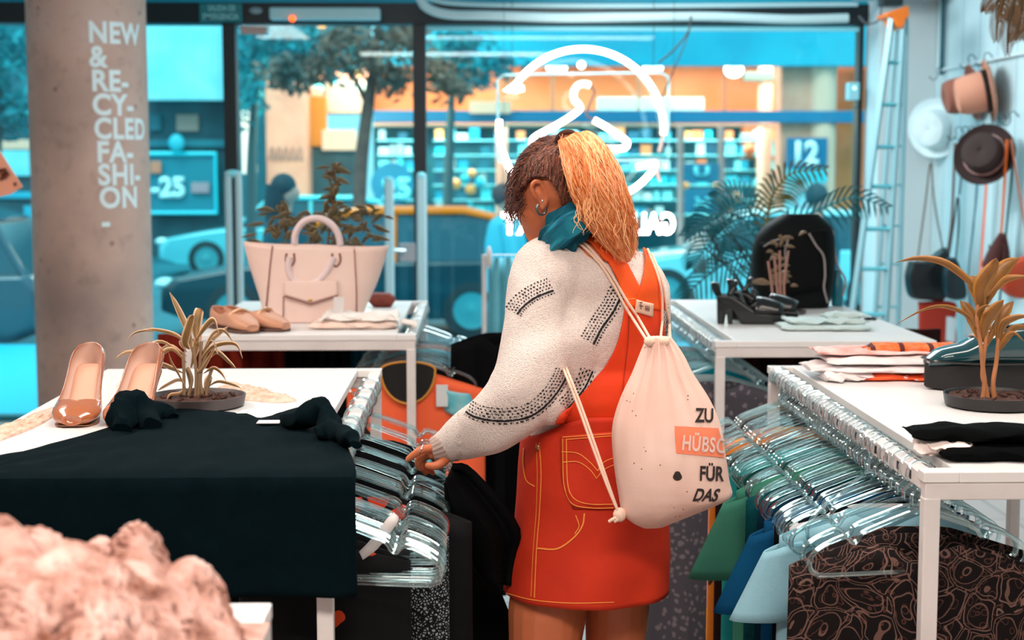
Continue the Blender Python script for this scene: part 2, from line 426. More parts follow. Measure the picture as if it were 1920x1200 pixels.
# neon sign: hanger inside two curved arrows, mirrored shop lettering below
NY = 8.55
neonm = mat('neon_tube', (255, 238, 226), .4, em=7)
ns = thing('neon_sign', 'glowing white neon sign of a clothes hanger inside two curved arrows', 'neon sign', P(1090, 245, NY))
def arc(cx, cy, r, a0, a1, n=26): return [P(cx + r * math.cos(math.radians(a)), cy - r * math.sin(math.radians(a)), NY) for a in [a0 + (a1 - a0) * i / n for i in range(n + 1)]]
NR = .0165
MB().tube([P(982, 165, NY), P(965, 169, NY), P(948, 171, NY)] + arc(1093, 244, 152, 148, 90)[1:] + arc(1093, 244, 152, 90, 2)[1:] + [P(1244, 252, NY)], NR, 10).build('arrow_tube', neonm, ns)
MB().tube([P(936, 225, NY)] + arc(1093, 240, 157, 178, 210, 12) + [P(972, 332, NY)], NR, 10).build('arc_tube', neonm, ns)
MB().tube([P(1194, 313, NY), P(1215, 309, NY), P(1229, 307, NY), P(1222, 322, NY), P(1200, 345, NY), P(1176, 361, NY), P(1140, 380, NY)], NR, 10, 40).build('lower_arrow_tube', neonm, ns)
MB().tube([P(1106, 160, NY), P(1096, 157, NY), P(1084, 160, NY), P(1076, 172, NY), P(1077, 187, NY), P(1085, 196, NY), P(1085, 207, NY), P(1050, 231, NY), P(1006, 255, NY), P(998, 266, NY), P(1003, 276, NY), P(1040, 277, NY), P(1078, 277, NY)], NR, 10, 70).build('hanger_tube', neonm, ns)
MB().tube([P(1114, 225, NY), P(1140, 240, NY), P(1168, 259, NY), P(1176, 267, NY), P(1173, 276, NY), P(1160, 279, NY), P(1130, 279, NY)], NR, 10, 50).build('hanger_tube', neonm, ns)
MB().ell(P(1090, 122, NY), (.022, .02, .022)).build('bulb_spacer', neonm, ns)
MB().tube([P(1106, 160, NY), P(1115, 172, NY), P(1108, 190, NY), P(1100, 215, NY), P(1114, 225, NY)], .007, 6, 24).build('dark_link', mat('painted_tube', (110, 84, 80), .5), ns)
MB().tube([P(1244, 252, NY), P(1240, 270, NY), P(1236, 285, NY)], .012, 6).build('electrode', mat('electrode', (226, 190, 180), .4), ns)
MB().tube([P(1230, 308, NY), P(1234, 330, NY), P(1238, 340, NY)], .01, 6).build('electrode', mat('electrode', (226, 190, 180), .4), ns)
for x_ in (960, 1225):
    q = P(x_, 140, NY + .06); MB().tube([q, (q.x, q.y, ZT)], .002, 5).build('hanging_wire', black, ns)
mb = MB()
mb.tube([P(935, 302, NY + .06), P(932, 150, NY + .06), P(945, 140, NY + .06), P(1240, 136, NY + .06), P(1254, 145, NY + .06), P(1253, 300, NY + .06), P(935, 303, NY + .06)], .008, 6)
mb.build('acrylic_frame', mat('acrylic_edge', (160, 214, 226), .3), ns)
MB().box(P(932, 0, NY + .07).x, P(1254, 0, NY + .07).x, NY + .07, NY + .075, P(0, 303, NY).z, P(0, 140, NY).z).build('acrylic_panel', clear('acrylic_sheet', (240, 250, 252), .02, .05, .05), ns, smooth=False)
nl = thing('neon_lettering', 'glowing white shop letters seen mirrored from inside at the window', 'neon sign', P(1100, 420, NY))
for s_, xr, wd in (('GALE', 1266, 92), ('RT', 1000, 60)):
    m = textmb(s_, .03); mx = max(v.co.x for v in m.bm.verts); h = 38 / F * NY; o = P(xr, 438, NY)
    for v in m.bm.verts: v.co = V((o.x - v.co.x / mx * wd / F * NY, NY, o.z + v.co.y * h))
    m.build('letters', neonm, nl, smooth=False, solid=.03)
for x_ in (945, 1260):
    q = P(x_, 400, NY); MB().tube([q, (q.x, q.y, ZT)], .0015, 5).build('hanging_wire', black, nl)
# security pedestals
def pedestal(x, ytop, Y, wd, lab):
    a = P(x, ytop, Y); t = thing('security_gate', lab, 'security gate', (a.x, Y, 0), 'anti-theft pedestals by the door')
    for dx in (-wd, wd): MB().tube([(a.x + dx, Y, 0), (a.x + dx, Y, a.z - .04), (a.x + dx * .8, Y, a.z)], .018, 12).build('post', mat('pedestal_grey', (164, 196, 204), .35), t)
    MB().box(a.x - wd - .03, a.x + wd + .03, Y - .2, Y + .2, 0, .04).build('base', steel, t, bevel=.005)
    MB().ell((a.x, Y, a.z - .01), (wd + .018, .02, .02)).build('cap', mat('pedestal_grey2', (120, 210, 222), .3), t)
pedestal(437, 322, 7.7, .026, 'grey twin-post anti-theft gate left of the cream tote bag')
pedestal(729, 334, 8.2, .008, 'slim grey anti-theft post rising behind the right side of the tote bag')
pedestal(790, 326, 7.6, .008, 'slim grey anti-theft post in front of the black door mullion')
dh = thing('door_lock', 'grey push plate with small lever on the glass door', 'handle', P(757, 473, 8.93))
MB().box(P(745, 0, 8.93).x, P(776, 0, 8.93).x, 8.93, 8.96, P(0, 492, 8.93).z, P(0, 457, 8.93).z).build('plate', mat('lock_grey', (150, 150, 156), .4), dh, smooth=False, bevel=.004)
MB().tube([P(760, 470, 8.9), P(738, 469, 8.88), P(730, 469, 8.88)], .01, 8).build('lever', steel, dh)
# pale clothing rail frame near the window
rk = thing('clothes_stand', 'white metal frame with a pale blue cloth behind the woman\'s shoulder', 'clothing rack', P(910, 650, 6.6))
a0 = P(908, 478, 6.6); b0 = P(1012, 478, 6.6)
MB().tube([(a0.x, 6.6, 0), (a0.x, 6.6, a0.z), (b0.x, 6.6, a0.z), (b0.x, 6.6, 0)], .011, 8).build('frame', whitem, rk)
MB().ell(P(917, 483, 6.58), (.013, .012, .05)).build('clip', whitem, rk)
tag(MB().grid([[P(916 + (1005 - 916) * j / 20, y, 6.62 + .015 * math.sin(j * 1.3)) for j in range(21)] for y in (483, 520, 560, 600, 660)]).build('hanging_cloth', mat('pale_blue_cloth', (110, 190, 206), .8), solid=.004), 'pale blue cloth hanging from the white metal frame', 'cloth')

# ================================================================ street outside
SZ = -.45
road = struct(MB().box(-30, 34, 14.6, 60, SZ - .1, SZ).build('street', mat('asphalt', (10, 120, 136), .7, c2=(4, 96, 112), ns=.6), smooth=False))
pav = mat('paving', (0, 170, 200), .6); n = N(pav)
wv = n.tex('Wave', 6); wv.bands_direction = 'DIAGONAL'; wv.inputs['Distortion'].default_value = 1
n.ln(n.ramp(wv.outputs[0], [(0, lin((0, 176, 206))), (1, lin((20, 196, 222)))]), n.b.inputs['Base Color'])
struct(MB().box(-30, 34, WY + .25, 14.6, -.5, -.2).build('pavement', pav, smooth=False))
def fb(name, lab, cat, m, x0, y0, x1, y1, Y, dep=.15, group=None, bevel=.01, parent=None, label=None):
    a = P(x0, y0, Y); b = P(x1, y1, Y)
    mb = MB().box(min(a.x, b.x), max(a.x, b.x), Y, Y + dep, min(a.z, b.z), max(a.z, b.z))
    o = mb.build(name, m, parent, smooth=False, bevel=bevel)
    if parent is None: tag(o, lab, cat, group)
    return o
# left building
bl = thing('shop_building', 'dark teal shopfronts under a bright pale blind at the far left of the street', 'building', P(250, 470, 33))
fb('wall', '', '', teald, -600, 186, 452, 520, 33, 2, parent=bl)
fb('blind', '', '', cyanl, 262, 40, 440, 188, 32.4, .3, parent=bl)
fb('upper_wall', '', '', tealm, -600, -250, 268, 200, 33.5, 2, parent=bl)
fb('upper_wall', '', '', tealm, 262, -250, 440, 42, 33.5, 2, parent=bl)
for x0, y0, x1, y1, mm in ((-20, 262, 58, 280, pinkl), (0, 282, 56, 330, cyanl), (280, 215, 302, 245, tealm), (330, 215, 372, 246, mat('warm_window', (150, 132, 124), .5)), (276, 262, 424, 276, tealm), (-20, 360, 62, 372, cyan), (44, 386, 68, 416, cyan)):
    fb('window', '', '', mm, x0, y0, x1, y1, 32.9, .1, parent=bl)
MB().ell(P(331, 268, 32.6), (.17, .1, .19)).build('lamp', mat('dull_cyan', (40, 176, 196), .5, em=.3), bl)
def put_text(s, x, y, h, wpx, Y, m, parent, bold=.03, solid=.02):
    t = textmb(s, bold); mx = max(v.co.x for v in t.bm.verts); o = P(x, y, Y); hh = h / F * Y
    for v in t.bm.verts: v.co = V((o.x + v.co.x / mx * wpx / F * Y, Y, o.z + v.co.y * hh))
    return t.build('lettering', m, parent, smooth=False, solid=solid)
pf = thing('discount_poster', 'teal poster in a bright cyan frame reading minus 25', 'poster', P(345, 395, 32.8))
fb('board', '', '', mat('poster_teal', (8, 130, 150), .5), 276, 290, 404, 398, 32.8, .06, parent=pf)
a0, b0 = P(274, 288, 32.75), P(406, 399, 32.75)
MB().tube([(a0.x, 32.75, a0.z), (b0.x, 32.75, a0.z), (b0.x, 32.75, b0.z), (a0.x, 32.75, b0.z), (a0.x, 32.75, a0.z - .01)], .05, 8).build('frame', mat('bright_cyan', (20, 214, 232), .4, em=.25), pf)
put_text('-25', 284, 368, 34, 62, 32.7, mat('poster_letters', (190, 248, 252), .5, em=.3), pf, .05)
fb('price_patch', '', '', mat('patch_pink', (170, 150, 160), .5), 358, 342, 392, 362, 32.7, .03, parent=pf)
fb('price_patch', '', '', mat('patch_orange', (226, 140, 110), .5), 281, 302, 302, 325, 32.7, .03, parent=pf)
# middle building
bm_ = thing('corner_building', 'pink stone corner building with an amber entrance beyond the glass door', 'building', P(580, 470, 31))
fb('column', '', '', pink, 497, 150, 577, 480, 30, 1.2, parent=bm_)
gm = MB()
for k in range(5):
    gm.tube([P(505 + k * 13, 300, 29.97), P(510 + k * 13, 275, 29.97), P(516 + k * 13, 300, 29.97), P(508 + k * 12, 290, 29.97)], .018, 5, 16)
gm.build('graffiti', mat('graffiti_grey', (176, 132, 120), .8), bm_)
fb('wall', '', '', pinkl, 575, 150, 690, 212, 31, 1, parent=bm_)
fb('wall', '', '', tealm, 440, 20, 690, 130, 31.4, 1, parent=bm_)
fb('wall', '', '', pink, 575, 120, 690, 160, 31.2, 1, parent=bm_)
fb('entrance', '', '', teald, 575, 270, 672, 470, 31, .8, parent=bm_)
fb('sign_board', '', '', pinkl, 603, 243, 668, 282, 30.6, .2, parent=bm_)
fb('amber_panel', '', '', amber, 575, 180, 612, 274, 30.7, .2, parent=bm_)
fb('side_wall', '', '', tealm, 440, 130, 500, 480, 31.5, .5, parent=bm_)
fb('paper_panel', '', '', mat('lit_panel', (250, 222, 208), .5, em=.35), 452, 201, 481, 326, 29, .1, parent=bm_)
# market building on the right
bg_ = thing('market_building', 'long supermarket arcade with a cyan fascia, orange walls and blue beam', 'building', P(1150, 470, 32))
fb('fascia', '', '', cyan, 700, 52, 1700, 124, 29.5, .3, parent=bg_)
fb('arcade_ceiling', '', '', pinkl, 700, 96, 1700, 106, 29.85, 2.4, parent=bg_)
fb('upper_wall', '', '', cyan, 700, -260, 1800, 54, 31, 2, parent=bg_)
fb('arcade_wall', '', '', orange, 700, 112, 1760, 236, 32.4, .5, parent=bg_)
fb('beam', '', '', blue, 700, 207, 1700, 230, 29.6, .3, parent=bg_)
fb('pale_strip', '', '', pinkl, 700, 232, 1480, 238, 30.6, .2, parent=bg_)
fb('shop_back_wall', '', '', tealm, 700, 236, 1480, 480, 33, .3, parent=bg_)
for x0, x1 in ((1466, 1521),): fb('column', '', '', pink, x0, 110, x1, 480, 29.8, .6, parent=bg_)
mb = MB(); c0 = P(1540, 300, 29.9); mb.lathe([(.27, SZ), (.27, P(0, 118, 29.9).z)], (c0.x, 29.9, 0), 24); mb.build('column', pinkl, bg_)
mb = MB(); c0 = P(1433, 300, 31.4); mb.lathe([(.15, SZ), (.15, P(0, 118, 31.4).z)], (c0.x, 31.4, 0), 24); mb.build('column', pinkl, bg_)
mb = MB(); c0 = P(941, 300, 31.4); mb.lathe([(.12, SZ), (.12, P(0, 208, 31.4).z)], (c0.x, 31.4, 0), 24); mb.build('column', pink, bg_)
fb('door_panel', '', '', mat('brown_orange', (206, 130, 76), .7), 1566, 130, 1640, 480, 30.5, .3, parent=bg_)
fb('pale_sign', '', '', pinkl, 880, 190, 958, 213, 29.4, .2, parent=bg_)
fb('grey_window', '', '', mat('pale_grey_cyan', (170, 206, 208), .6), 1120, 182, 1320, 207, 31.8, .1, parent=bg_)
fb('orange_wall', '', '', orange, 1394, 230, 1470, 300, 32.2, .3, parent=bg_)
for x in (1036, 1198, 1358): MB().tube([P(x, 120, 31.8), P(x, 208, 31.8)], .04, 6).build('mullion', mat('brown_line', (150, 100, 80), .6), bg_)
for x in (1276, 1352): MB().tube([P(x, 236, 30.4), P(x, 470, 30.4)], .07, 6).build('mullion', mat('pinkgrey_line', (190, 160, 156), .6), bg_)
for i, (x, y) in enumerate(((1044, 128), (1224, 127), (1376, 131))):
    t = MB().ell(P(x, y, 30.6), (.2 if i < 2 else .19, .19, .10 if i < 2 else .15)).build('arcade_globe_lamp', mat('globe_glow', (235, 252, 255), .4, em=5))
    tag(t, ['left one of the glowing ceiling lamps in the arcade, inside the neon ring', 'middle glowing ceiling lamp in the arcade, right of the neon ring', 'right and roundest glowing ceiling lamp in the arcade'][i], 'lamp', 'arcade ceiling lamps')
for i, x in enumerate((760, 980, 1240, 1500)):
    light('arcade_light', 'AREA', (P(x, 100, 31).x, 30.9, P(0, 114, 31).z), 165, (1, .80, .66), 2.6, .8)
light('shop_interior_light', 'AREA', (P(1080, 300, 31.7).x, 31.4, P(0, 238, 31).z), 190, (.7, .97, 1), 7.5, 1.0)
light('shop_interior_light', 'AREA', (P(740, 300, 31.7).x, 31.4, P(0, 238, 31).z), 36, (.8, .97, 1), 2, 1.0)
# wall lamps beyond the door
for i, (x, y, rx, rz, c) in enumerate(((674, 163, .15, .09, (255, 226, 200)), (672, 135, .07, .08, (255, 170, 90)), (604, 48, .09, .04, (255, 150, 70)))):
    tag(MB().ell(P(x, y, 26), (rx, .1, rz)).build('street_lamp', mat('lamp_glow%d' % i, c, .4, em=4)), ['large glowing oval street lamp in front of the tree', 'small orange lamp just above the oval street lamp', 'orange lamp at the top edge of the door glass'][i], 'street lamp')
for i, (x0, y0, x1, y1) in enumerate(((554, 92, 602, 102), (573, 153, 606, 163))):
    tag(MB().tube([P(x0, y0, 27), P(x1, y1, 27)], .045, 8).build('tube_lamp', mat('cyan_tube', (120, 232, 240), .4, em=2 if i == 0 else .7)), ['bright cyan strip lamp glowing high behind the door glass', 'fainter cyan strip lamp below the bright one'][i], 'lamp')
light('street_lamp_fill', 'POINT', P(650, 175, 26.5), 420, (1, .72, .52), .3)
light('street_lamp_fill', 'POINT', P(560, 230, 27.5), 160, (1, .72, .56), .3)  # added warm fill for the pink column; no lamp stands here
# goods on the lit shelves
rnd = random.Random(3)
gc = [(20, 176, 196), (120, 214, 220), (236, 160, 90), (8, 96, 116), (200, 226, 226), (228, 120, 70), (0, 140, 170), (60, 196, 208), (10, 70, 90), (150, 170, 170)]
gms = [mat('goods%d' % i, c, .5, em=.3) for i, c in enumerate(gc)]  # faint glow in the goods stands in for the shop light
shl = []
for y in (262, 290, 318, 346, 374, 402):
    for xa, xb in ((706, 776), (812, 1270), (1282, 1346), (1358, 1460)):
        fb('shop_shelf', 'long pale shelf inside the lit supermarket, among its goods', 'shelf', mat('shelf_pale', (120, 200, 206), .6), xa, y, xb, y + 3, 31.7, .35, 'supermarket shelves')
        x = xa + 4
        while x < xb - 12:
            wd = rnd.uniform(9, 22); h = rnd.uniform(11, 24)
            if rnd.random() < .82:
                fb('packaged_goods', 'packaged goods standing on the lit supermarket shelves across the street', 'package', rnd.choice(gms), x, y - h, x + wd, y, 31.75, .2, 'goods on the supermarket shelves', bevel=0)
            x += wd + rnd.uniform(1, 7)
for i, (x, y, r, mi) in enumerate(((855, 345, 10, 2), (882, 355, 10, 2), (872, 335, 9, 0), (900, 342, 10, 0), (1284, 348, 8, 2), (1346, 346, 8, 2), (1380, 370, 11, 2), (1405, 282, 12, 5), (885, 325, 8, 2))):
    tag(MB().ell(P(x, y, 31), (r / F * 31,) * 3).build('balloon', gms[mi]), 'round balloon hanging in the lit supermarket window', 'balloon', 'balloons in the supermarket window')
p12 = thing('number_poster', 'blue poster with a large white 12 on the arcade column', 'poster', P(1512, 320, 29.6))
fb('board', '', '', bluel, 1475, 258, 1551, 316, 29.5, .06, parent=p12)
put_text('12', 1483, 307, 40, 52, 29.44, mat('twelve_white', (224, 250, 252), .5, em=.3), p12, .05)
fb('lower_sheet', '', '', mat('poster_cyan', (50, 200, 216), .5), 1475, 316, 1551, 342, 29.5, .05, parent=p12)
p13 = thing('ring_poster', 'pale poster with a faint red ring below the number poster', 'poster', P(1510, 400, 29.6))
fb('sheet', '', '', mat('poster_pale', (150, 214, 222), .5), 1472, 343, 1545, 404, 29.5, .05, parent=p13)
q = P(1505, 372, 29.42); MB().tube([(q.x + .17 * math.cos(a), 29.44, q.z + .17 * math.sin(a)) for a in [2 * PI * k / 24 for k in range(25)]], .018, 6).build('ring', mat('ring_pink', (196, 160, 176), .5), p13)
p25 = thing('round_discount_poster', 'round teal discount poster reading 25 in the supermarket window', 'poster', P(735, 350, 30.2))
q = P(735, 345, 30.2); mb = MB(); mb.prism([(q.x + .42 * math.cos(a), 30.2, q.z + .42 * math.sin(a)) for a in [2 * PI * k / 32 for k in range(32)]], (0, .05, 0)); mb.build('disc', mat('disc_teal', (0, 134, 170), .5), p25, smooth=False)
put_text('25', 718, 372, 36, 52, 30.12, mat('disc_letters', (130, 236, 246), .5, em=.2), p25, .06)
for i, (x0, y0, x1, y1, s_) in enumerate(((1282, 306, 1348, 342, 'U'), (1284, 354, 1346, 400, '3x2'))):
    pw = thing('window_poster', ['small dark blue poster hanging in the supermarket window', 'taller teal offer poster below the small dark blue one'][i], 'poster', P((x0 + x1) / 2, y1, 30.3))
    fb('sheet', '', '', mat('wposter%d' % i, (0, 118, 150), .5), x0, y0, x1, y1, 30.2, .04, parent=pw)
    put_text(s_, x0 + 18, y1 - 12, 18, 30, 30.14, mat('wposter_l', (110, 226, 240), .5), pw)
ac = fb('air_conditioner', 'pale air conditioning unit under the arcade fascia', 'air conditioner', mat('ac_grey', (96, 108, 104), .6), 1396, 134, 1452, 152, 31.2, .3)
# tree with foliage beyond the door
leafb = mat('foliage_brown', (156, 112, 92), .8, c2=(70, 92, 92), ns=1.5)
leaft = mat('foliage_teal', (0, 104, 118), .8, c2=(10, 160, 172), ns=1.5)
def foliage(mb, blobs, Y, cnt, size, seed):
    r = random.Random(seed)
    for (x, y, rx, ry) in blobs:
        for _ in range(cnt):
            a, b = r.gauss(0, .45), r.gauss(0, .45); c = P(x + a * rx, y + b * ry, Y + r.uniform(-.8, .8))
            d = V((r.uniform(-1, 1), r.uniform(-1, 1), r.uniform(-1, .6))).normalized() * size; u = d.cross(V((r.uniform(-1, 1), r.uniform(-1, 1), r.uniform(-1, 1)))).normalized() * size * .45
            vs = [mb.bm.verts.new(p) for p in (c - d, c + u, c + d, c - u)]; mb.face(vs)
tr = thing('street_tree', 'slender street tree with brown-tinted leaves beyond the glass door', 'tree', P(690, 470, 22))
MB().tube([P(664, 520, 22), P(672, 420, 22), P(678, 300, 22), P(690, 200, 22), P(700, 130, 22), P(712, 40, 22)], [.11, .1, .1, .09, .07, .04], 10, 24).tube([P(692, 200, 22), P(660, 140, 22), P(620, 90, 22)], [.05, .03, .01], 8, 12).build('trunk', mat('bark', (132, 100, 90), .9, c2=(100, 76, 72), ns=4), tr)
mb = MB(); foliage(mb, [(720, 80, 70, 50), (700, 120, 60, 40), (640, 70, 60, 40), (560, 150, 60, 28), (600, 120, 60, 30), (760, 60, 50, 50), (530, 130, 40, 30), (740, 150, 40, 30), (850, 160, 50, 30), (820, 130, 40, 30)], 22, 170, .09, 1)
mb.build('foliage', leafb, tr)
tr2 = thing('street_tree', 'teal-shaded tree crown filling the upper door glass behind the brown one', 'tree', P(500, 470, 26))
MB().tube([P(470, 500, 26), P(472, 300, 26), P(480, 120, 26)], [.1, .09, .05], 8, 14).build('trunk', mat('bark2', (60, 90, 96), .9), tr2)
mb = MB(); foliage(mb, [(500, 70, 70, 40), (560, 80, 60, 40), (470, 150, 30, 70), (620, 110, 60, 40), (540, 110, 50, 30)], 26, 220, .12, 2); mb.build('foliage', leaft, tr2)
tr3 = thing('street_tree', 'tree crown showing left of the concrete pillar', 'tree', P(20, 420, 24))
MB().tube([P(-30, 500, 24), P(-10, 300, 24), P(10, 100, 24)], [.12, .1, .05], 8, 14).build('trunk', mat('bark2', (60, 90, 96), .9), tr3)
mb = MB(); foliage(mb, [(20, 90, 60, 60), (-20, 130, 60, 60), (40, 210, 40, 40), (10, 200, 60, 50)], 24, 160, .12, 4); mb.build('foliage', leaft, tr3)
tr4 = thing('street_tree', 'teal tree crown behind the upper left corner of the large window', 'tree', P(840, 420, 27))
MB().tube([P(838, 480, 27), P(842, 300, 27), P(850, 100, 27)], [.1, .09, .04], 8, 14).build('trunk', mat('bark2', (60, 90, 96), .9), tr4)
mb = MB(); foliage(mb, [(860, 80, 60, 30), (920, 120, 70, 25), (840, 110, 40, 30), (880, 150, 50, 20)], 27, 160, .11, 5); mb.build('foliage', leaft, tr4)

# cars: real bodies lofted from a side profile; they face left
def car(name, lab, x_front, x_rear, Y, bodym, roofm, H=1.45, pillar=None, flip=False):
    xa, xb = P(x_front, 450, Y).x, P(x_rear, 450, Y).x; L = xb - xa; W = 1.74; t = thing(name, lab, 'car', ((xa + xb) / 2, Y + W / 2, SZ), 'cars in the street')
    low = [(0, .32), (.0, .55), (.03, .68), (.18, .80), (.30, .86), (.97, .88), (1.0, .70), (1.0, .35), (.93, .22), (.06, .22)]
    rows = []
    for y, k in ((0, .96), (.06, 1), (W - .06, 1), (W, .96)):
        rows.append([V((xa + (.5 + (u - .5) * k) * L, Y + y, SZ + (z if 0 else z * (1 if k == 1 else .985)))) for u, z in low])
    m = MB(); m.grid(rows, True, True); m.build('body', bodym, t, bevel=.02)
    gh = [(.28, .85), (.42, H - .06), (.5, H), (.78, H), (.86, H - .1), (.97, .87)]
    m = MB(); m.grid([[V((xa + u * L, Y + (.1 if s == 0 else W - .1) + (1 if s == 0 else -1) * .16 * (z - .85) / (H - .85), SZ + z)) for u, z in gh] for s in (0, 1)], False)
    # closed cabin
    a = [V((xa + u * L, Y + .1 + .16 * (z - .85) / (H - .85), SZ + z)) for u, z in gh]
    m = MB(); m.prism(a, (0, W - .3, 0)); m.build('windows', mat('car_glass', (6, 74, 90), .15), t, smooth=False, bevel=.02)
    r = [(.40, H - .09), (.45, H - .02), (.52, H + .02), (.78, H + .02), (.87, H - .08), (.86, H - .12), (.78, H - .045), (.5, H - .05), (.42, H - .12)]
    m = MB(); m.prism([V((xa + u * L, Y + .2, SZ + z)) for u, z in r], (0, W - .42, 0)); m.build('roof', roofm, t, bevel=.015)
    for u0, u1 in ((.30, .425), (.60, .60), (.955, .865)):
        m = MB(); m.tube([V((xa + u0 * L, Y + .09, SZ + .86)), V((xa + u1 * L, Y + .22, SZ + H - .06))], .035, 8); m.build('pillar', pillar or bodym, t)
    for u in (.19, .80):
        m = MB(); Mx = Matrix.Translation((xa + u * L, Y - .01, SZ + .32)) @ Matrix.Rotation(PI / 2, 4, 'X')
        m.lathe([(.2, -.2), (.32, -.19), (.33, -.1), (.32, .0), (.22, .012), (.2, .0)], M=Mx, seg=28); wh = m.build('wheel', mat('tyre', (6, 40, 48), .7), t)
        m = MB(); m.lathe([(.21, -.05), (.21, .012), (.12, .0), (.04, .02)], M=Mx, seg=20); m.build('hubcap', mat('hub', (80, 170, 180), .3, metal=.5), wh)
    MB().ell((xa + .03, Y + .2, SZ + .62), (.12, .16, .07)).build('headlight', mat('headlight', (190, 236, 240), .2), t)
    MB().ell((xb - .03, Y + .16, SZ + .72), (.08, .16, .09)).build('tail_light', mat('tail_light', (255, 90, 40), .3, em=1.2), t)
    return t
car('taxi', 'dark taxi with an orange roof passing behind the tote bag', 296, 1030, 17.2, mat('taxi_dark', (8, 50, 62), .25, coat=.4), mat('taxi_roof', (255, 118, 10), .5, spec=.2), pillar=mat('taxi_roof', (240, 140, 50), .3))
car('car', 'pale cyan car with bright bonnet, parked beyond the taxi at left', 296, 770, 27, mat('car_pale', (90, 196, 210), .25, coat=.6), mat('car_pale_roof', (60, 200, 220), .25), H=1.4)
car('car', 'dark car with a glowing orange tail light left of the pillar', -700, 74, 15.0, mat('car_dark', (6, 66, 84), .2, coat=.8), mat('car_dark_roof', (10, 80, 98), .2), H=1.5)
car('car', 'bright cyan car seen through the large window behind the backpack', 1130, 1760, 19.5, mat('car_cyan', (130, 216, 228), .2, coat=.8), mat('car_cyan_roof', (170, 232, 240), .2), H=1.35)
car('car', 'far pale car beside the arcade column at the right', 1480, 1960, 25.5, mat('car_far', (150, 220, 228), .25, coat=.6), mat('car_far_roof', (180, 230, 236), .25), H=1.45)

# passers-by
def figure(name, lab, x, ytop, Y, hairm, skin, cloth, facing=1, long=True, ground=-.2):
    a = P(x, ytop, Y); H = a.z - ground; k = H / 1.68; X = a.x; t = thing(name, lab, 'person', (X, Y, ground))
    m = MB(); Z = lambda z: ground + z * k
    m.ell((X, Y, Z(1.56)), (.085 * k, .09 * k, .12 * k)); m.ell((X + facing * .075 * k, Y, Z(1.54)), (.03 * k, .03 * k, .05 * k))
    m.tube([(X - facing * .01, Y, Z(1.35)), (X, Y, Z(1.5))], .05 * k, 10); m.ell((X + facing * .09 * k, Y, Z(1.535)), (.018 * k, .014 * k, .02 * k))
    m.ell((X, Y, Z(1.15)), (.13 * k, .17 * k, .27 * k))
    for s in (-1, 1):
        m.tube([(X, Y + s * .09 * k, Z(.9)), (X + s * .1, Y + s * .09 * k, Z(.48)), (X + s * .16, Y + s * .09 * k, Z(.06))], [.085 * k, .06 * k, .04 * k], 10)
        m.tube([(X, Y + s * .18 * k, Z(1.32)), (X - s * .05, Y + s * .2 * k, Z(1.08)), (X + .08 * facing, Y + s * .2 * k, Z(.88))], [.05 * k, .04 * k, .03 * k], 10)
        m.ell((X + .1 * facing, Y + s * .2 * k, Z(.83)), (.035 * k, .02 * k, .05 * k)); m.ell((X + s * .16 + .05 * facing, Y + s * .09 * k, Z(.04)), (.12 * k, .045 * k, .04 * k))
    u = union(m, .014 * k, 4); u.build('body', skin, t)
    m = MB(); m.ell((X - facing * .02 * k, Y, Z(1.59)), (.10 * k, .105 * k, .105 * k))
    if long: m.tube([(X - facing * .05 * k, Y, Z(1.6)), (X - facing * .07 * k, Y, Z(1.45)), (X - facing * .08 * k, Y, Z(1.25))], [.1 * k, .1 * k, .07 * k], 12)
    m.build('hair', hairm, t)
    m = MB(); m.tube([(X, Y, Z(1.41)), (X, Y, Z(1.34)), (X, Y, Z(1.15)), (X, Y, Z(.95)), (X, Y, Z(.74))], [.07 * k, .15 * k, .19 * k, .18 * k, .2 * k], 18, 14)
    for s in (-1, 1): m.tube([(X, Y + s * .16 * k, Z(1.34)), (X - s * .05, Y + s * .22 * k, Z(1.08)), (X + .06 * facing, Y + s * .2 * k, Z(.9))], [.07 * k, .065 * k, .05 * k], 12, 10)
    m.build('coat', cloth, t)
    m = MB()
    for s in (-1, 1): m.tube([(X, Y + s * .08 * k, Z(.85)), (X + s * .1, Y + s * .09 * k, Z(.48)), (X + s * .16, Y + s * .09 * k, Z(.08))], [.1 * k, .075 * k, .06 * k], 12, 8)
    m.build('trousers', teald, t)
skinb = mat('skin_far', (214, 150, 134), .6)
figure('person', 'dark-haired woman in a dark teal coat walking past the glass door, facing right', 536, 328, 11.2, mat('hair_dark', (10, 52, 64), .7), skinb, mat('coat_teal', (6, 70, 84), .8))
figure('person', 'passer-by in a pale cyan shirt partly behind the woman\'s face', 948, 346, 12.4, mat('hair_brown', (76, 60, 66), .7), skinb, mat('shirt_cyan', (70, 176, 196), .8), long=False)
figure('person', 'dark-haired passer-by visible above the black backpack', 1536, 346, 12.0, mat('hair_dark2', (8, 60, 72), .7), skinb, mat('coat_dark', (8, 66, 80), .8), long=False)
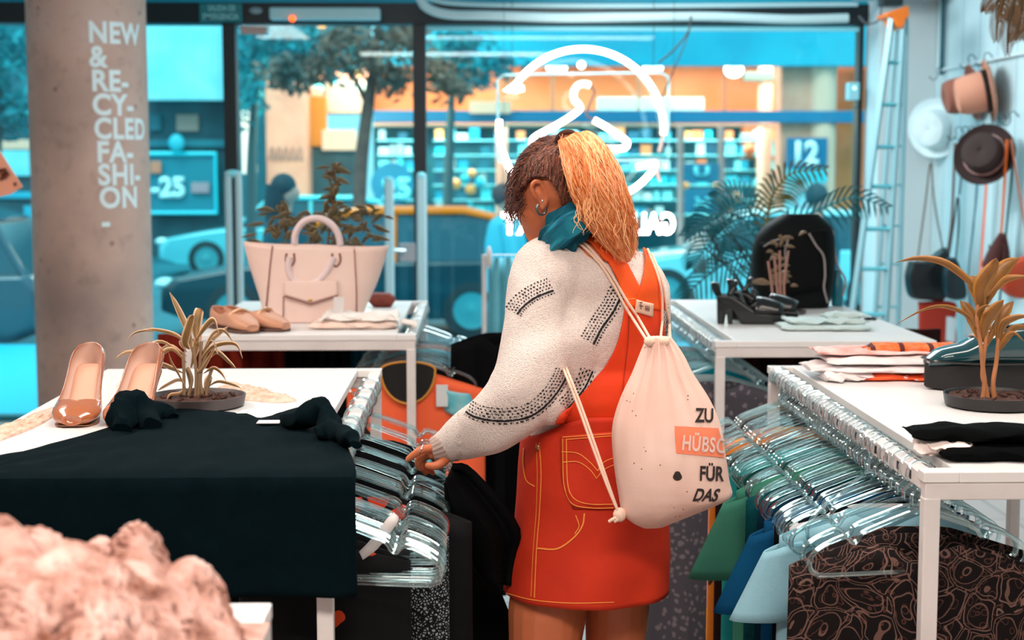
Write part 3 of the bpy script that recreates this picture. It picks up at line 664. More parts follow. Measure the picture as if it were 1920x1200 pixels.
# ================================================================ rack tables
HT = 1.02
railm = mat('punched_rail', (228, 222, 220), .38); n = N(railm)
o3 = n.new('SeparateXYZ'); n.ln(n.oc(), o3.inputs[0])
geo = n.new('NewGeometry'); gx = n.new('SeparateXYZ'); n.ln(geo.outputs['Normal'], gx.inputs[0])
side = n.m('GREATER_THAN', n.m('ABSOLUTE', gx.outputs[0]), .7)
hole = n.m('MULTIPLY', n.m('LESS_THAN', n.m('FRACT', n.m('MULTIPLY', o3.outputs[1], 14)), .22), n.m('LESS_THAN', n.m('ABSOLUTE', n.m('SUBTRACT', o3.outputs[2], HT - .02)), .0075))
n.ln(n.mix(n.m('MULTIPLY', hole, side), lin((228, 222, 220)), lin((14, 10, 10))), n.b.inputs['Base Color'])
def table(lab, x0, x1, y0, y1, side, h=HT):
    t = thing('display_table', lab, 'display table', ((x0 + x1) / 2, (y0 + y1) / 2, 0)); T = .026
    bx0, bx1 = (x0 + .055, x1) if side < 0 else (x0, x1 - .055)
    MB().box(bx0, bx1, y0, y1, h - .018, h).build('tabletop', white, t, smooth=False, bevel=.002)
    ex0, ex1 = (x0 - .002, bx0) if side < 0 else (bx1, x1 + .002)
    for a, b in ((y0, y0 + .035), (y1 - .035, y1)): MB().box(ex0, ex1, a, b, h - .018, h).build('corner_cap', white, t, smooth=False, bevel=.002)
    zb, zt_ = h - .046, h - .0185
    for a, b in ((y0 + .002, y0 + T), (y1 - T, y1 - .002)): MB().box(x0 + .001, x1 - .001, a, b, zb, zt_).build('frame_bar', whitem, t, smooth=False, bevel=.002)
    ox = x1 if side < 0 else x0
    MB().box(ox - T * (side < 0), ox + T * (side > 0), y0 + T, y1 - T, zb, zt_).build('frame_bar', whitem, t, smooth=False, bevel=.002)
    rx = x0 if side < 0 else x1
    MB().box(rx if side < 0 else rx - T, rx + T if side < 0 else rx, y0 + .028, y1 - .028, h - .033, h - .006).build('hanging_rail', railm, t, smooth=False, bevel=.002)
    for lx in (x0 + .0, x1 - T):
        for ly in (y0, y1 - T): MB().box(lx, lx + T, ly, ly + T, 0, zb + .003).build('leg', whitem, t, smooth=False, bevel=.002)
    MB().box(x0 + T, x1 - T, y0 + .003, y0 + T - .003, .1, .1 + T).build('lower_bar', whitem, t, smooth=False, bevel=.002)
    return rx + (T / 2 if side < 0 else -T / 2)
c1 = PZ(1735, 885, HT); c2_ = PZ(1437, 685, HT)
RN = dict(x0=c1.x, x1=c1.x + .62, y0=c1.y, y1=c2_.y)
rxR = table('near right white display table with platform shoe, plant and folded knits on it', side=-1, **RN)
c1 = PZ(715, 690, HT); c2_ = PZ(195, 695, HT)
LN = dict(x0=c2_.x, x1=c1.x, y0=2.34, y1=c1.y)
rxL = table('near left white display table with the nude heels and the spiky plant', side=1, **LN)
c1 = PZ(779, 627, HT); c2_ = PZ(806, 564, HT)
LF = dict(x0=c1.x - .66, x1=c1.x, y0=c1.y, y1=c2_.y)
rxLF = table('far left white display table carrying the cream tote bag', side=1, **LF)
c1 = PZ(1343, 640, HT); c2_ = PZ(1256, 562, HT)
RF = dict(x0=c1.x, x1=PZ(1760, 640, HT).x, y0=c1.y, y1=c2_.y)
rxRF = table('far right white display table carrying the black backpack and black heels', side=-1, **RF)
# foreground table, only its corner shows
q = PZ(510, 1130, HT)
table('foreground white table, only its corner shows beside the fur coat', q.x - .62, q.x, .55, q.y, side=-1)

# ================================================================ clear hangers
def make_hanger():
    t = thing('clothes_hanger', '', 'hanger')
    half = [(0, -.060), (.02, -.064), (.06, -.078), (.096, -.092), (.106, -.105), (.114, -.108), (.122, -.100), (.132, -.098), (.165, -.112), (.184, -.128), (.186, -.146), (.174, -.158), (.150, -.160), (.07, -.160), (0, -.160)]
    pts = [V((x, 0, z)) for x, z in half] + [V((-x, 0, z)) for x, z in half[::-1]][1:]
    MB().tube(pts, .0042, 7, 110, sq=.8, up=V((0, 1, 0))).build('body', acry, t)
    hk = [(0, -.062), (0, -.045), (.012, -.034)] + [(.0225 * math.sin(math.radians(a)), .0225 * math.cos(math.radians(a))) for a in (150, 120, 90, 60, 30, 0, -30, -60, -90, -115)]
    MB().tube([V((x, 0, z)) for x, z in hk], .0032, 7, 40, up=V((0, 1, 0))).build('hook', hookm, t)
    return t
hg = make_hanger(); hrnd = random.Random(11); first = [True]
hz = HT - .018
def hanger(x, y, yaw, lab, group, z=None):
    o = hg if first[0] else dup(hg); first[0] = False
    o.location = (x, y, z if z is not None else hz); o.rotation_euler = (hrnd.uniform(-.04, .04), 0, yaw); o['label'] = lab; o['group'] = group
    return o
# left near rail: positions packed in bunches
LB = [(2.375, 6), (2.50, 5), (2.62, 4), (2.74, 5), (2.86, 3), (2.99, 3), (3.12, 2), (3.26, 2), (3.4, 2)]
for y, k in LB:
    for i in range(k): hanger(rxL, y + i * .015 + hrnd.uniform(-.003, .003), hrnd.gauss(-.06, .05), 'clear plastic hanger hooked on the rail of the near left table', 'clear hangers on the near left rail')

y = RN['y0'] + .07
k = 0
while y < RN['y1'] - .06:
    hanger(rxR, y, hrnd.gauss(.06, .07), 'clear plastic hanger hooked on the rail of the near right table', 'clear hangers on the near right rail')
    k += 1; y += hrnd.choice((.02, .026, .03, .036, .045 if y < 2.7 else .03))
o = hanger(rxR - .012, RN['y0'] + .36, .75, 'clear plastic hanger swung out crosswise over the others on the near right rail', '', z=hz + .004); del o['group']
for y0_, y1_, rx, nn, lab, grp in ((LF['y0'] + .05, LF['y1'] - .08, rxLF, 15, 'clear plastic hanger on the far left rail, holding clothes', 'clear hangers on the far left rail'), (RF['y0'] + .05, RF['y1'] - .08, rxRF, 26, 'clear plastic hanger on the far right rail behind the drawstring bag', 'clear hangers on the far right rail')):
    for i in range(nn): hanger(rx, y0_ + (y1_ - y0_) * (i + .3 * hrnd.random()) / nn, hrnd.gauss(0, .05), lab, grp)

# ================================================================ clothes on the racks
def cloth(name, c, c2=None, ns=8, rough=.85): return mat(name, c, rough, c2=c2, ns=ns, nb=(180, .25, .001), spec=.1)
def pais():
    m = mat('paisley_print', (18, 12, 12), .8, spec=.2); n = N(m)
    d = n.tex('Noise', 9); mx = n.new('Mix', data_type='VECTOR'); mx.inputs[0].default_value = .09; n.ln(n.oc(), mx.inputs[4]); n.ln(d.outputs[1], mx.inputs[5])
    v = n.tex('Voronoi', 21, mx.outputs[1]); f = n.m('FRACT', n.m('MULTIPLY', v.outputs[0], 3.2))
    a = n.m('LESS_THAN', n.m('ABSOLUTE', n.m('SUBTRACT', f, .5)), .06)
    v2 = n.tex('Voronoi', 62, mx.outputs[1]); b = n.m('LESS_THAN', n.m('ABSOLUTE', n.m('SUBTRACT', v2.outputs[0], .36)), .035)
    e = n.tex('Voronoi', 21, mx.outputs[1], feature='DISTANCE_TO_EDGE'); g = n.m('LESS_THAN', n.m('ABSOLUTE', n.m('SUBTRACT', e.outputs[0], .05)), .012)
    c = n.mix(a, lin((14, 8, 8)), lin((104, 76, 68))); c = n.mix(b, c, lin((76, 48, 40))); c = n.mix(g, c, lin((118, 90, 82)))
    n.ln(c, n.b.inputs['Base Color']); return m
def floral(name, base, fl, scale=9, th=.16):
    m = mat(name, base, .8, spec=.2); n = N(m)
    d = n.tex('Noise', 12); mx = n.new('Mix', data_type='VECTOR'); mx.inputs[0].default_value = .05; n.ln(n.oc(), mx.inputs[4]); n.ln(d.outputs[1], mx.inputs[5])
    v = n.tex('Voronoi', scale, mx.outputs[1]); n.ln(n.mix(n.m('LESS_THAN', v.outputs[0], th), lin(base), lin(fl)), n.b.inputs['Base Color']); return m
def speck():
    m = mat('speckled_print', (16, 18, 20), .8, spec=.2); n = N(m); v = n.tex('Voronoi', 190, feature='DISTANCE_TO_EDGE')
    n.ln(n.mix(n.m('GREATER_THAN', v.outputs[0], .2), lin((14, 16, 18)), lin((150, 158, 160))), n.b.inputs['Base Color']); return m
grnd = random.Random(21)
def garment(name, lab, cat, rx, y, m, hw=.18, L=.6, top=.105, th=.022, flare=1.02, sleeve=None, yaw=0, folds=5, amp=.35, neck=.05, slm=None):
    """a garment on a hanger: closed two-sided body with folds, hung below the rail"""
    z0 = hz - top; t = thing(name, lab, cat, (rx, y, z0 - L)); ph = grnd.uniform(0, 6); C_, S_ = math.cos(yaw), math.sin(yaw)
    rows = []; NR_ = 26; NC = 56
    for i in range(NR_):
        v = i / (NR_ - 1); row = []
        for j in range(NC):
            a = 2 * PI * j / NC; ww = hw * (1 + (flare - 1) * v); cx = math.copysign(abs(math.cos(a)) ** .75, math.cos(a)); x = cx * ww
            f = 1 + amp * (.3 + v) * math.sin(folds * x / hw * 1.8 + ph) ; y_ = math.sin(a) * th * (1 + 1.1 * v) * f + .014 * v * math.sin(3.1 * x / hw + ph)
            drop = .30 * max(0, abs(x) - neck) + (.03 * (1 - (abs(x) / neck) ** 2) if abs(x) < neck and math.sin(a) < 0 else 0)
            z = z0 - drop * (1 - v) ** 2 - v * L * (1 + .02 * math.sin(4 * x / hw + ph))
            row.append(V((rx + x * C_ - y_ * S_, y + x * S_ + y_ * C_, z)))
        rows.append(row)
    MB().grid(rows, True).build('fabric', m, t, solid=.003)
    if sleeve:
        for s in (-1, 1):
            rows = []
            for i in range(9):
                v = i / 8; cx = s * (hw * .86 + (sleeve * .34) * v); cz = z0 - .05 - sleeve * v; row = []
                for j in range(16):
                    a = 2 * PI * j / 16; x = cx + math.cos(a) * (.055 + .012 * v) * (1 if True else 0); yy = math.sin(a) * (.014 + .012 * v); row.append(V((rx + x * C_ - yy * S_, y + x * S_ + yy * C_, cz - s * math.cos(a) * .02 * (1 - v))))
                rows.append(row)
            MB().grid(rows, True).build('sleeve', slm or m, t, solid=.003)
    return t
y0 = RN['y0']
pm_ = pais()
garment('dress', 'dark paisley print dress, front garment on the near right rack', 'dress', rxR + .0, y0 + .095, pm_, .205, .9, top=.112, th=.03, flare=1.06, folds=3, amp=.5)
garment('dress', 'second dark paisley dress half hidden behind the first one', 'dress', rxR + .03, y0 + .17, pm_, .19, .86, top=.115, th=.02, flare=1.2)
garment('t_shirt', 'pale blue t-shirt with wide sleeve on the near right rack', 't-shirt', rxR, y0 + .27, cloth('pale_blue_knit', (150, 196, 210), (136, 184, 200)), .19, .56, th=.02, sleeve=.14, yaw=.08)
garment('dress', 'white dress just behind the pale blue t-shirt', 'dress', rxR + .01, y0 + .31, cloth('white_cotton', (206, 206, 208)), .17, .8, th=.012)
garment('t_shirt', 'black top with white piping below the pale blue sleeve', 'top', rxR, y0 + .335, cloth('black_cotton', (8, 12, 18)), .185, .70, th=.014, yaw=.06)
garment('t_shirt', 'deep blue short-sleeved shirt on the near right rack', 't-shirt', rxR, y0 + .39, cloth('deep_blue', (4, 60, 98), (6, 72, 110)), .195, .72, th=.018, sleeve=.16, yaw=.1)
garment('blouse', 'dark navy blouse between the blue and teal clothes', 'blouse', rxR, y0 + .47, cloth('navy_cloth', (6, 28, 44), (4, 44, 62)), .19, .8, th=.02, yaw=.05)
garment('dress', 'long teal speckled dress on the near right rack', 'dress', rxR, y0 + .56, cloth('teal_cloth', (4, 78, 84), (2, 50, 56), 30), .195, .86, th=.022, yaw=.04)
garment('t_shirt', 'green short-sleeved shirt hanging below the drawstring bag', 't-shirt', rxR, y0 + .66, cloth('green_cloth', (70, 140, 116), (56, 122, 104)), .20, .5, th=.02, sleeve=.17, yaw=.1)
garment('dress', 'dark green dress behind the green shirt', 'dress', rxR, y0 + .74, cloth('dark_green', (10, 60, 58)), .18, .8, th=.016)
garment('blouse', 'teal blouse at the middle of the near right rack', 'blouse', rxR, y0 + .84, cloth('mid_teal_cloth', (20, 126, 130), (40, 150, 150)), .19, .6, th=.02)
garment('trousers', 'very dark brown garment at the far half of the near right rack', 'clothes', rxR, y0 + .95, cloth('dark_brown', (34, 18, 16)), .19, .72, th=.02)
garment('skirt', 'mustard and brown printed skirt low on the near right rack', 'skirt', rxR, y0 + 1.03, floral('mustard_print', (196, 110, 30), (60, 36, 30), 14, .3), .19, .80, th=.02)
garment('blouse', 'orange and pink blouse at the far end of the near right rack', 'blouse', rxR, y0 + 1.11, floral('orange_pink', (220, 150, 130), (240, 160, 50), 10, .3), .18, .5, th=.02)
# left near rack
bk = cloth('black_jersey', (3, 4, 6)); flo = floral('dark_flower_print', (5, 5, 8), (196, 66, 30), 17, .2)
yl = LN['y0']
garment('dress', 'black dress with orange flowers at the front of the near left rack', 'dress', rxL - .01, yl + .10, flo, .14, .72, top=.115, th=.024, yaw=-.05)
garment('blouse', 'black glossy wrap top with straps on the near left rack', 'blouse', rxL + .0, yl + .20, mat('black_satin', (4, 5, 8), .35), .125, .70, th=.018, yaw=-.05)
garment('dress', 'black and grey speckled dress on the near left rack', 'dress', rxL + .02, yl + .26, speck(), .17, .86, th=.024, yaw=-.08)
garment('dress', 'black dress with big red flowers behind the speckled one', 'dress', rxL + .05, yl + .38, floral('red_flower_print', (8, 8, 12), (214, 62, 24), 12, .3), .18, .88, th=.024, yaw=-.08)
garment('dress', 'plain black dress being pushed aside on the near left rack', 'dress', rxL + .02, yl + .54, bk, .19, .8, th=.022, flare=1.3, yaw=-.1)
garment('blouse', 'black blouse below the reaching hand', 'blouse', rxL + .01, yl + .68, cloth('black_wool', (5, 6, 8)), .175, .6, th=.024, sleeve=.34, yaw=-.08)
garment('blouse', 'charcoal blouse at the middle of the near left rack', 'blouse', rxL, yl + .82, cloth('charcoal', (12, 14, 17)), .17, .6, th=.02, sleeve=.2)
garment('dress', 'black dress at the far half of the near left rack', 'dress', rxL, yl + .97, bk, .17, .7, th=.02)
q = P(700, 1010, yl + .085)
tag(MB().ribbon([P(664, 1052, yl + .075), P(700, 1022, yl + .07), (q.x + .03, q.y - .01, q.z + .03), P(742, 966, yl + .09)], [.006, .009, .009, .005], 16, up=V((0, 1, 0))).build('belt', mat('white_strap', (214, 206, 204), .6), solid=.003), 'white curved strap showing among the black clothes under the hangers', 'strap')
# black hem pulled out towards the woman
mb = MB(); rows = []
A = [(848, 874), (884, 884), (968, 985), (962, 1040), (955, 1098)]; B = [(838, 905), (842, 960), (862, 1020), (880, 1060), (905, 1090)]
for a, b in zip(spline([(x, y, 0) for x, y in A], 16), spline([(x, y, 0) for x, y in B], 16)):
    rows.append([P(a.x + (b.x - a.x) * j / 8, a.y + (b.y - a.y) * j / 8, 2.78 + .025 * math.sin(j * 1.1) + .02 * math.sin(a.y / 40)) for j in range(9)])
tag(mb.grid(rows).build('coat', bk, solid=.012), 'black cloth of a coat held out between the rack and the orange overalls', 'coat')
# far left rack
yf = LF['y0']
fl = [('dress', 'orange abstract print dress with round black yoke at the front of the far left rack', floral('orange_abstract', (240, 104, 64), (30, 26, 28), 5, .25), .20, .62, None),
      ('blouse', 'black blouse behind the orange print dress', bk, .185, .5, .3), ('blouse', 'brown-grey blouse on the far left rack', cloth('brown_grey', (96, 72, 66)), .19, .45, .35),
      ('blouse', 'teal blouse on the far left rack', cloth('teal_bl', (0, 96, 118)), .19, .45, .3), ('jacket', 'dark jacket on the far left rack', cloth('dark_jk', (12, 30, 38)), .2, .5, .35),
      ('blouse', 'bright cyan blouse on the far left rack', cloth('cyan_bl', (30, 150, 170)), .19, .45, .3), ('jacket', 'orange coat with open collar on the far left rack', cloth('orange_jk', (196, 84, 30)), .19, .5, .2), ('jacket', 'dark teal coat at the back of the far left rack', cloth('dark_teal_jk', (4, 44, 56)), .2, .6, .3)]
for i, (nm, lab, m, hw_, L_, sl) in enumerate(fl): garment(nm, lab, nm, rxLF + .01, yf + .06 + i * .12, m, hw_, L_, th=.022, sleeve=sl, yaw=-.05)
# round black yoke, collar tag and pale sleeve of the front dress
yy = yf + .025; q = P(765, 700, yy)
mb = MB(); mb.prism([(q.x + .076 * math.cos(a), yy, q.z + .01 + .076 * math.sin(a) * (1.25 if math.sin(a) < 0 else .3)) for a in [2 * PI * k / 30 for k in range(30)]], (0, .006, 0))
yk = tag(mb.build('scarf_yoke', mat('black_yoke', (8, 8, 10), .8), smooth=False), 'round black bib piece with amber edge hanging before the orange print dress', 'bib')
MB().tube([(q.x + .079 * math.cos(a), yy - .001, q.z + .01 + .079 * math.sin(a) * (1.25 if math.sin(a) < 0 else .3)) for a in [2 * PI * k / 30 for k in range(31)]], .0035, 6).build('edging', mat('amber_trim', (206, 140, 50), .6), yk)
q = P(829, 741, yf + .03); tag(MB().box(q.x - .017, q.x + .017, q.y - .012, q.y - .009, q.z - .032, q.z + .032).build('price_tag', mat('tag_card', (206, 212, 214), .7), smooth=False, bevel=.001), 'pale card price tag beside the black bib piece', 'price tag')
rows = []
for i in range(10):
    v = i / 9; a = P(822 + 10 * v, 728 + 42 * v, yf + .04); b = P(880 + 28 * v, 738 + 60 * v, yf + .02); rows.append([a.lerp(b, j / 6) - V((0, .02 * math.sin(PI * j / 6), 0)) for j in range(7)])
tag(MB().grid(rows).build('sleeve_cloth', cloth('white_cyan', (150, 200, 208), (20, 176, 196), 12), solid=.006), 'pale sleeve with a cyan patch at the front of the far left rack', 'cloth')
garment('jacket', 'black jacket hanging against the white frame, left of the woman\'s elbow', 'jacket', P(928, 650, 4.5).x, 4.5, bk, .13, .75, top=-.0, th=.05, neck=.03, flare=1.1)
# far right rack
yf = RF['y0']; greyp = floral('grey_paisley', (70, 68, 76), (112, 104, 110), 60, .34)
fr = [('dress', 'grey paisley dress at the front of the far right rack', greyp, .2, .8, None), ('blouse', 'pale grey blouse on the far right rack', cloth('pale_grey', (150, 170, 174)), .19, .5, .3), ('blouse', 'teal blouse on the far right rack', cloth('teal_b2', (10, 130, 146)), .19, .5, .3),
      ('blouse', 'pale cyan blouse on the far right rack', cloth('pcyan', (130, 186, 192)), .19, .5, .3), ('dress', 'dark teal dress on the far right rack', cloth('dteal', (4, 66, 78)), .19, .7, None), ('blouse', 'green blouse on the far right rack', cloth('dgreen', (20, 120, 110)), .19, .5, .3), ('blouse', 'pinkish blouse on the far right rack', cloth('pinkb', (150, 120, 120)), .19, .5, .3)]
for i, (nm, lab, m, hw_, L_, sl) in enumerate(fr): garment(nm, lab, nm, rxRF, yf + .06 + i * .14, m, hw_, L_, th=.024, sleeve=sl, yaw=.06)
# dark clothes under the far tables, seen through the frames
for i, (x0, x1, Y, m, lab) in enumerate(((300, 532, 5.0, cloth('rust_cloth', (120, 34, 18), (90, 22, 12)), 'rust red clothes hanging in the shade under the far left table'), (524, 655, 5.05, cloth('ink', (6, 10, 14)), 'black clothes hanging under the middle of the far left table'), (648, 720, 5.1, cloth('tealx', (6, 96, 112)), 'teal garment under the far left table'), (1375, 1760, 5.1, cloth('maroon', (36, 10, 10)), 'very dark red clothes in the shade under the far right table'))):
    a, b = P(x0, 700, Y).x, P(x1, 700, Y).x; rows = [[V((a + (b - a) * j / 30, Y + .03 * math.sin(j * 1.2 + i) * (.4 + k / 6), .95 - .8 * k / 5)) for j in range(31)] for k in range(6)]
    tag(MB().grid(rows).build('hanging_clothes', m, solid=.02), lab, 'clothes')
# ================================================================ things on the tables
def slab(mb, c, L, D, H, yaw=0, n=3.5, wob=.004, seed=0, taper=.06):
    """soft folded layer: rounded, slightly uneven block; c = centre of its underside"""
    M = Matrix.Translation(V(c)) @ Matrix.Rotation(yaw, 4, 'Z'); rows = []
    for i in range(25):
        u = i / 24 * 2 - 1; e = max(.02, (1 - abs(u) ** 8)) ** .35; row = []
        for j in range(28):
            a = 2 * PI * j / 28; cy = math.copysign(abs(math.cos(a)) ** (2 / n), math.cos(a)); cz = math.copysign(abs(math.sin(a)) ** (2 / n), math.sin(a))
            nn = noise.noise(V((u * 3 + seed, cy * 2, cz + seed))) * wob
            z = H / 2 + cz * (H / 2) * e + (nn if cz > -.3 else 0)
            row.append(M @ V((u * L / 2 * (1 - taper * abs(cz)), cy * D / 2 * (.9 + .1 * e) + nn * 2, max(z, .0005))))
        rows.append(row)
    return mb.grid(rows, True, True)
def shell(mb, M, L, W, bot, top, omega, wprof, n=26, seg=18, pw=1.0):
    rows = []
    for i in range(n):
        s = i / (n - 1); w_ = terp(wprof, s) * W / 2; b = terp(bot, s); t_ = terp(top, s); om = math.radians(terp(omega, s)); row = []
        for k in range(seg):
            a = (PI / 2 - om) - (2 * PI - 2 * om) * k / (seg - 1); x = math.copysign(abs(math.cos(a)) ** pw, math.cos(a)) * w_
            z = (b + t_) / 2 + math.copysign(abs(math.sin(a)) ** pw, math.sin(a)) * (t_ - b) / 2; row.append(M @ V((x, s * L, z)))
        rows.append(row)
    c0 = sum(rows[0], V()) / seg; rows.insert(0, [c0 + (p - c0) * .05 for p in rows[0]])
    cx_ = [(rows[-1][k] + rows[-1][seg - 1 - k]) / 2 for k in range(seg)]; bk_ = M.to_3x3() @ V((0, L * .025, 0)); rows.append([cx_[k] + (rows[-1][k] - cx_[k]) * .55 + bk_ for k in range(seg)]); rows.append([cx_[k] + bk_ * 1.2 for k in range(seg)])
    mb.grid(rows); bmesh.ops.remove_doubles(mb.bm, verts=mb.bm.verts, dist=.0004); return mb
patent = mat('nude_patent', (178, 104, 66), .16, coat=1, c2=(168, 96, 60), ns=5)
patin = mat('shoe_lining', (206, 168, 150), .6); insm = mat('insole', (226, 176, 150), .45)
def pump(lab, px, yaw):
    q = PZ(px, 803, HT); t = thing('high_heel_shoe', lab, 'shoe', (q.x, q.y, HT)); M = Matrix.Translation(q) @ Matrix.Rotation(yaw, 4, 'Z')
    wp = [.42, .80, .95, 1.0, .97, .9, .82, .78, .76, .76, .74, .66, .30]
    bt = [.006, .003, .003, .003, .006, .014, .028, .044, .060, .074, .083, .088, .09]
    tp = [.024, .034, .040, .044, .050, .060, .074, .090, .106, .120, .131, .138, .142]
    om = [0, 0, 0, 0, 58, 66, 66, 64, 60, 56, 50, 44, 40]
    shell(MB(), M, .20, .088, bt, tp, om, wp, 48, 36, .9).build('upper', patent, t, solid=.0022, inner=patin)
    rows = []
    for i in range(20):
        s = .18 + .78 * i / 19; w_ = terp(wp, s) * .033; z = terp(bt, s) + .006
        rows.append([M @ V((w_ * k, s * .20, z + .001 * (1 - k * k))) for k in (-1, -.6, 0, .6, 1)])
    MB().grid(rows).build('insole', insm, t, solid=.002)
    MB().tube([M @ V((0, .192, .086)), M @ V((0, .198, .05)), M @ V((0, .19, .002))], [.022, .009, .006], 12, 12).build('heel', patent, t)
    rows = [[M @ V((terp(wp, s) * .040 * k, s * .20, terp(bt, s) - .0015)) for k in (-1, -.5, 0, .5, 1)] for s in [i / 15 for i in range(16)]]
    MB().grid(rows).build('sole', mat('sole_tan', (150, 100, 70), .6), t, solid=.002)
pump('left shoe of the nude patent high heels at the table edge', 134, .05)
pump('right shoe of the nude patent high heels, partly hidden by the black shirt', 224, -.10)

def leafpx(mb, pts, w, Y, dY=0, tilt=0, vee=.3, n=14, prof=(.12, .7, 1, .9, .6, .04)):
    p3 = [P(x, y, Y + dY * i / (len(pts) - 1)) for i, (x, y) in enumerate(pts)]
    mid = p3[len(p3) // 2]; up = ((mid - CAM).normalized() + V((0, 0, tilt))).normalized()
    mb.ribbon(p3, [k * w / F * Y / 2 for k in prof], n, up=up, vee=vee)
def saucer(t, c, r, h, m, soil):
    MB().lathe([(r * .86, 0), (r * .96, .004), (r, h), (r * .96, h), (r * .9, h - .008), (.001, h - .01)], c, 40).build('saucer', m, t)
    rows = []
    for i in range(8):
        rr = r * .9 * i / 7 + .001; rows.append([V(c) + V((rr * math.cos(a), rr * math.sin(a), h - .006 + .008 * noise.noise(V((rr * 90 * math.cos(a), rr * 90 * math.sin(a), 3))))) for a in [2 * PI * k / 30 for k in range(30)]])
    s = MB(); s.grid(rows, True); r_ = random.Random(4)
    for _ in range(40):
        a = r_.uniform(0, 6.28); rr = r_.uniform(0, r * .8); p = V(c) + V((rr * math.cos(a), rr * math.sin(a), h - .002)); d = V((r_.uniform(-1, 1), r_.uniform(-1, 1), r_.uniform(0, .4))) * .008
        s.tube([p - d, p + d], .0025, 5)
    s.build('soil', soil, t)
def leafmat(name, body, edge, vein=None):
    m = mat(name, body, .45); n = N(m); s = n.new('SeparateXYZ'); n.ln(n.uv(), s.inputs[0])
    a = n.m('ABSOLUTE', n.m('SUBTRACT', s.outputs[0], .5)); nz_ = n.tex('Noise', 30).outputs[0]
    c = n.mix(n.ramp(nz_, [(.3, (0, 0, 0, 1)), (.7, (1, 1, 1, 1))]), lin(body), lin(vein or body))
    n.ln(n.mix(n.m('GREATER_THAN', a, .33), c, lin(edge)), n.b.inputs['Base Color']); return m
soil = mat('potting_soil', (86, 52, 40), .95, c2=(40, 22, 18), ns=60)
greysau = mat('grey_saucer', (74, 66, 66), .5)
# spiky plant near left
c = PZ(370, 762, HT); lp = thing('potted_plant', 'small spiky plant with cream-edged leaves in a grey saucer beside the heels', 'plant', (c.x, c.y, HT)); saucer(lp, (c.x, c.y, HT), .097, .024, greysau, soil)
YB = c.y
lm1 = leafmat('striped_leaf', (120, 96, 56), (226, 188, 158), (156, 116, 62)); st = MB()
for pts in (((345, 745), (345, 700), (343, 660)), ((366, 748), (368, 700), (362, 650)), ((372, 748), (374, 700), (378, 640)), ((380, 746), (376, 705), (388, 660)), ((352, 748), (360, 710), (350, 690)), ((386, 747), (392, 710), (398, 690))):
    st.tube([P(x, y, YB) for x, y in pts], .0034, 7, 10)
st.build('stem', mat('plant_stem', (150, 122, 92), .6), lp)
LV = [((362, 665), (352, 620), (332, 575), (318, 548), 15), ((355, 655), (347, 640), (358, 600), (362, 590), 20), ((372, 650), (368, 615), (374, 580), (380, 584), 24), ((366, 640), (385, 612), (400, 600), (410, 625), 14),
      ((355, 650), (330, 628), (290, 618), (260, 620), 9), ((290, 621), (270, 620), (250, 626), (238, 640), 5), ((350, 668), (320, 648), (295, 660), (265, 690), 9), ((350, 680), (325, 655), (305, 662), (300, 690), 9), ((345, 700), (320, 690), (300, 683), (276, 688), 12),
      ((372, 680), (400, 650), (440, 645), (455, 672), 11), ((378, 670), (395, 640), (415, 622), (428, 612), 10), ((385, 680), (405, 660), (430, 680), (442, 690), 12), ((380, 660), (400, 625), (420, 620), (436, 640), 9), ((382, 700), (400, 690), (415, 700), (424, 714), 9),
      ((345, 715), (330, 712), (305, 725), (296, 732), 12), ((345, 730), (335, 738), (320, 740), (312, 750), 8), ((384, 735), (388, 715), (396, 705), (390, 735), 14), ((390, 725), (410, 715), (440, 722), (452, 728), 7), ((350, 660), (340, 640), (372, 640), (376, 665), 12),
      ((352, 735), (334, 700), (322, 680), (316, 660), 5), ((360, 700), (350, 690), (356, 720), (350, 735), 12), ((368, 700), (380, 690), (392, 670), (406, 645), 10), ((358, 690), (368, 650), (372, 620), (366, 600), 18), ((388, 650), (398, 640), (405, 655), (408, 664), 9), ((340, 660), (300, 640), (262, 655), (220, 660), 8), ((322, 655), (290, 668), (240, 660), (212, 676), 9)]
for i, (a, b, cc, d, wd) in enumerate(LV):
    m = MB(); leafpx(m, [a, b, cc, d], wd * .85, YB, dY=(-1) ** i * .03, tilt=.5 * math.sin(i * 1.7)); m.build('leaf', lm1, lp, solid=.0008)
# lace cloths and tag
lace = mat('cream_lace', (232, 204, 186), .9, c2=(206, 164, 140), ns=60, nb=(90, .6, .003))
def flat(name, lab, cat, m, poly, z, h=.008, seed=0, n=18):
    """soft thin cloth lying on a table: outline given on the table plane"""
    pts = [PZ(x, y, z) for x, y in poly]; c = sum(pts, V()) / len(pts); pts = spline(pts + [pts[0]], 60)[:-1]; rows = []
    for i in range(n):
        k = 1 - i / (n - 1) * .98; rows.append([c + (p - c) * k * (1 + .03 * noise.noise(p * 40)) + V((0, 0, .001 + h * (1 - k ** 4) * .6 + h * .8 * abs(noise.noise(V((p.x * 24 * k, p.y * 24 * k, seed)))) * (1 if i else 0))) for p in pts])
    lo = [V((p.x, p.y, z + .0003)) for p in rows[0]]; mb = MB(); mb.grid([lo] + rows, True, True)
    return tag(mb.build(name, m), lab, cat)
flat('lace_doily', 'crumpled cream lace piece on the near left table behind the plant', 'lace', lace, [(395, 735), (430, 722), (480, 730), (520, 742), (556, 752), (520, 756), (470, 752), (420, 748)], HT, .012)
flat('lace_runner', 'cream lace scarf along the left edge of the near left table', 'lace', lace, [(-30, 812), (40, 790), (95, 766), (115, 770), (70, 800), (10, 824), (-30, 836)], HT, .008, 2)
flat('lace_runner', 'white lace strip at the back left corner of the near left table', 'lace', mat('white_lace', (240, 226, 220), .9, nb=(90, .5)), [(205, 722), (228, 700), (240, 702), (216, 730)], HT, .006, 3)
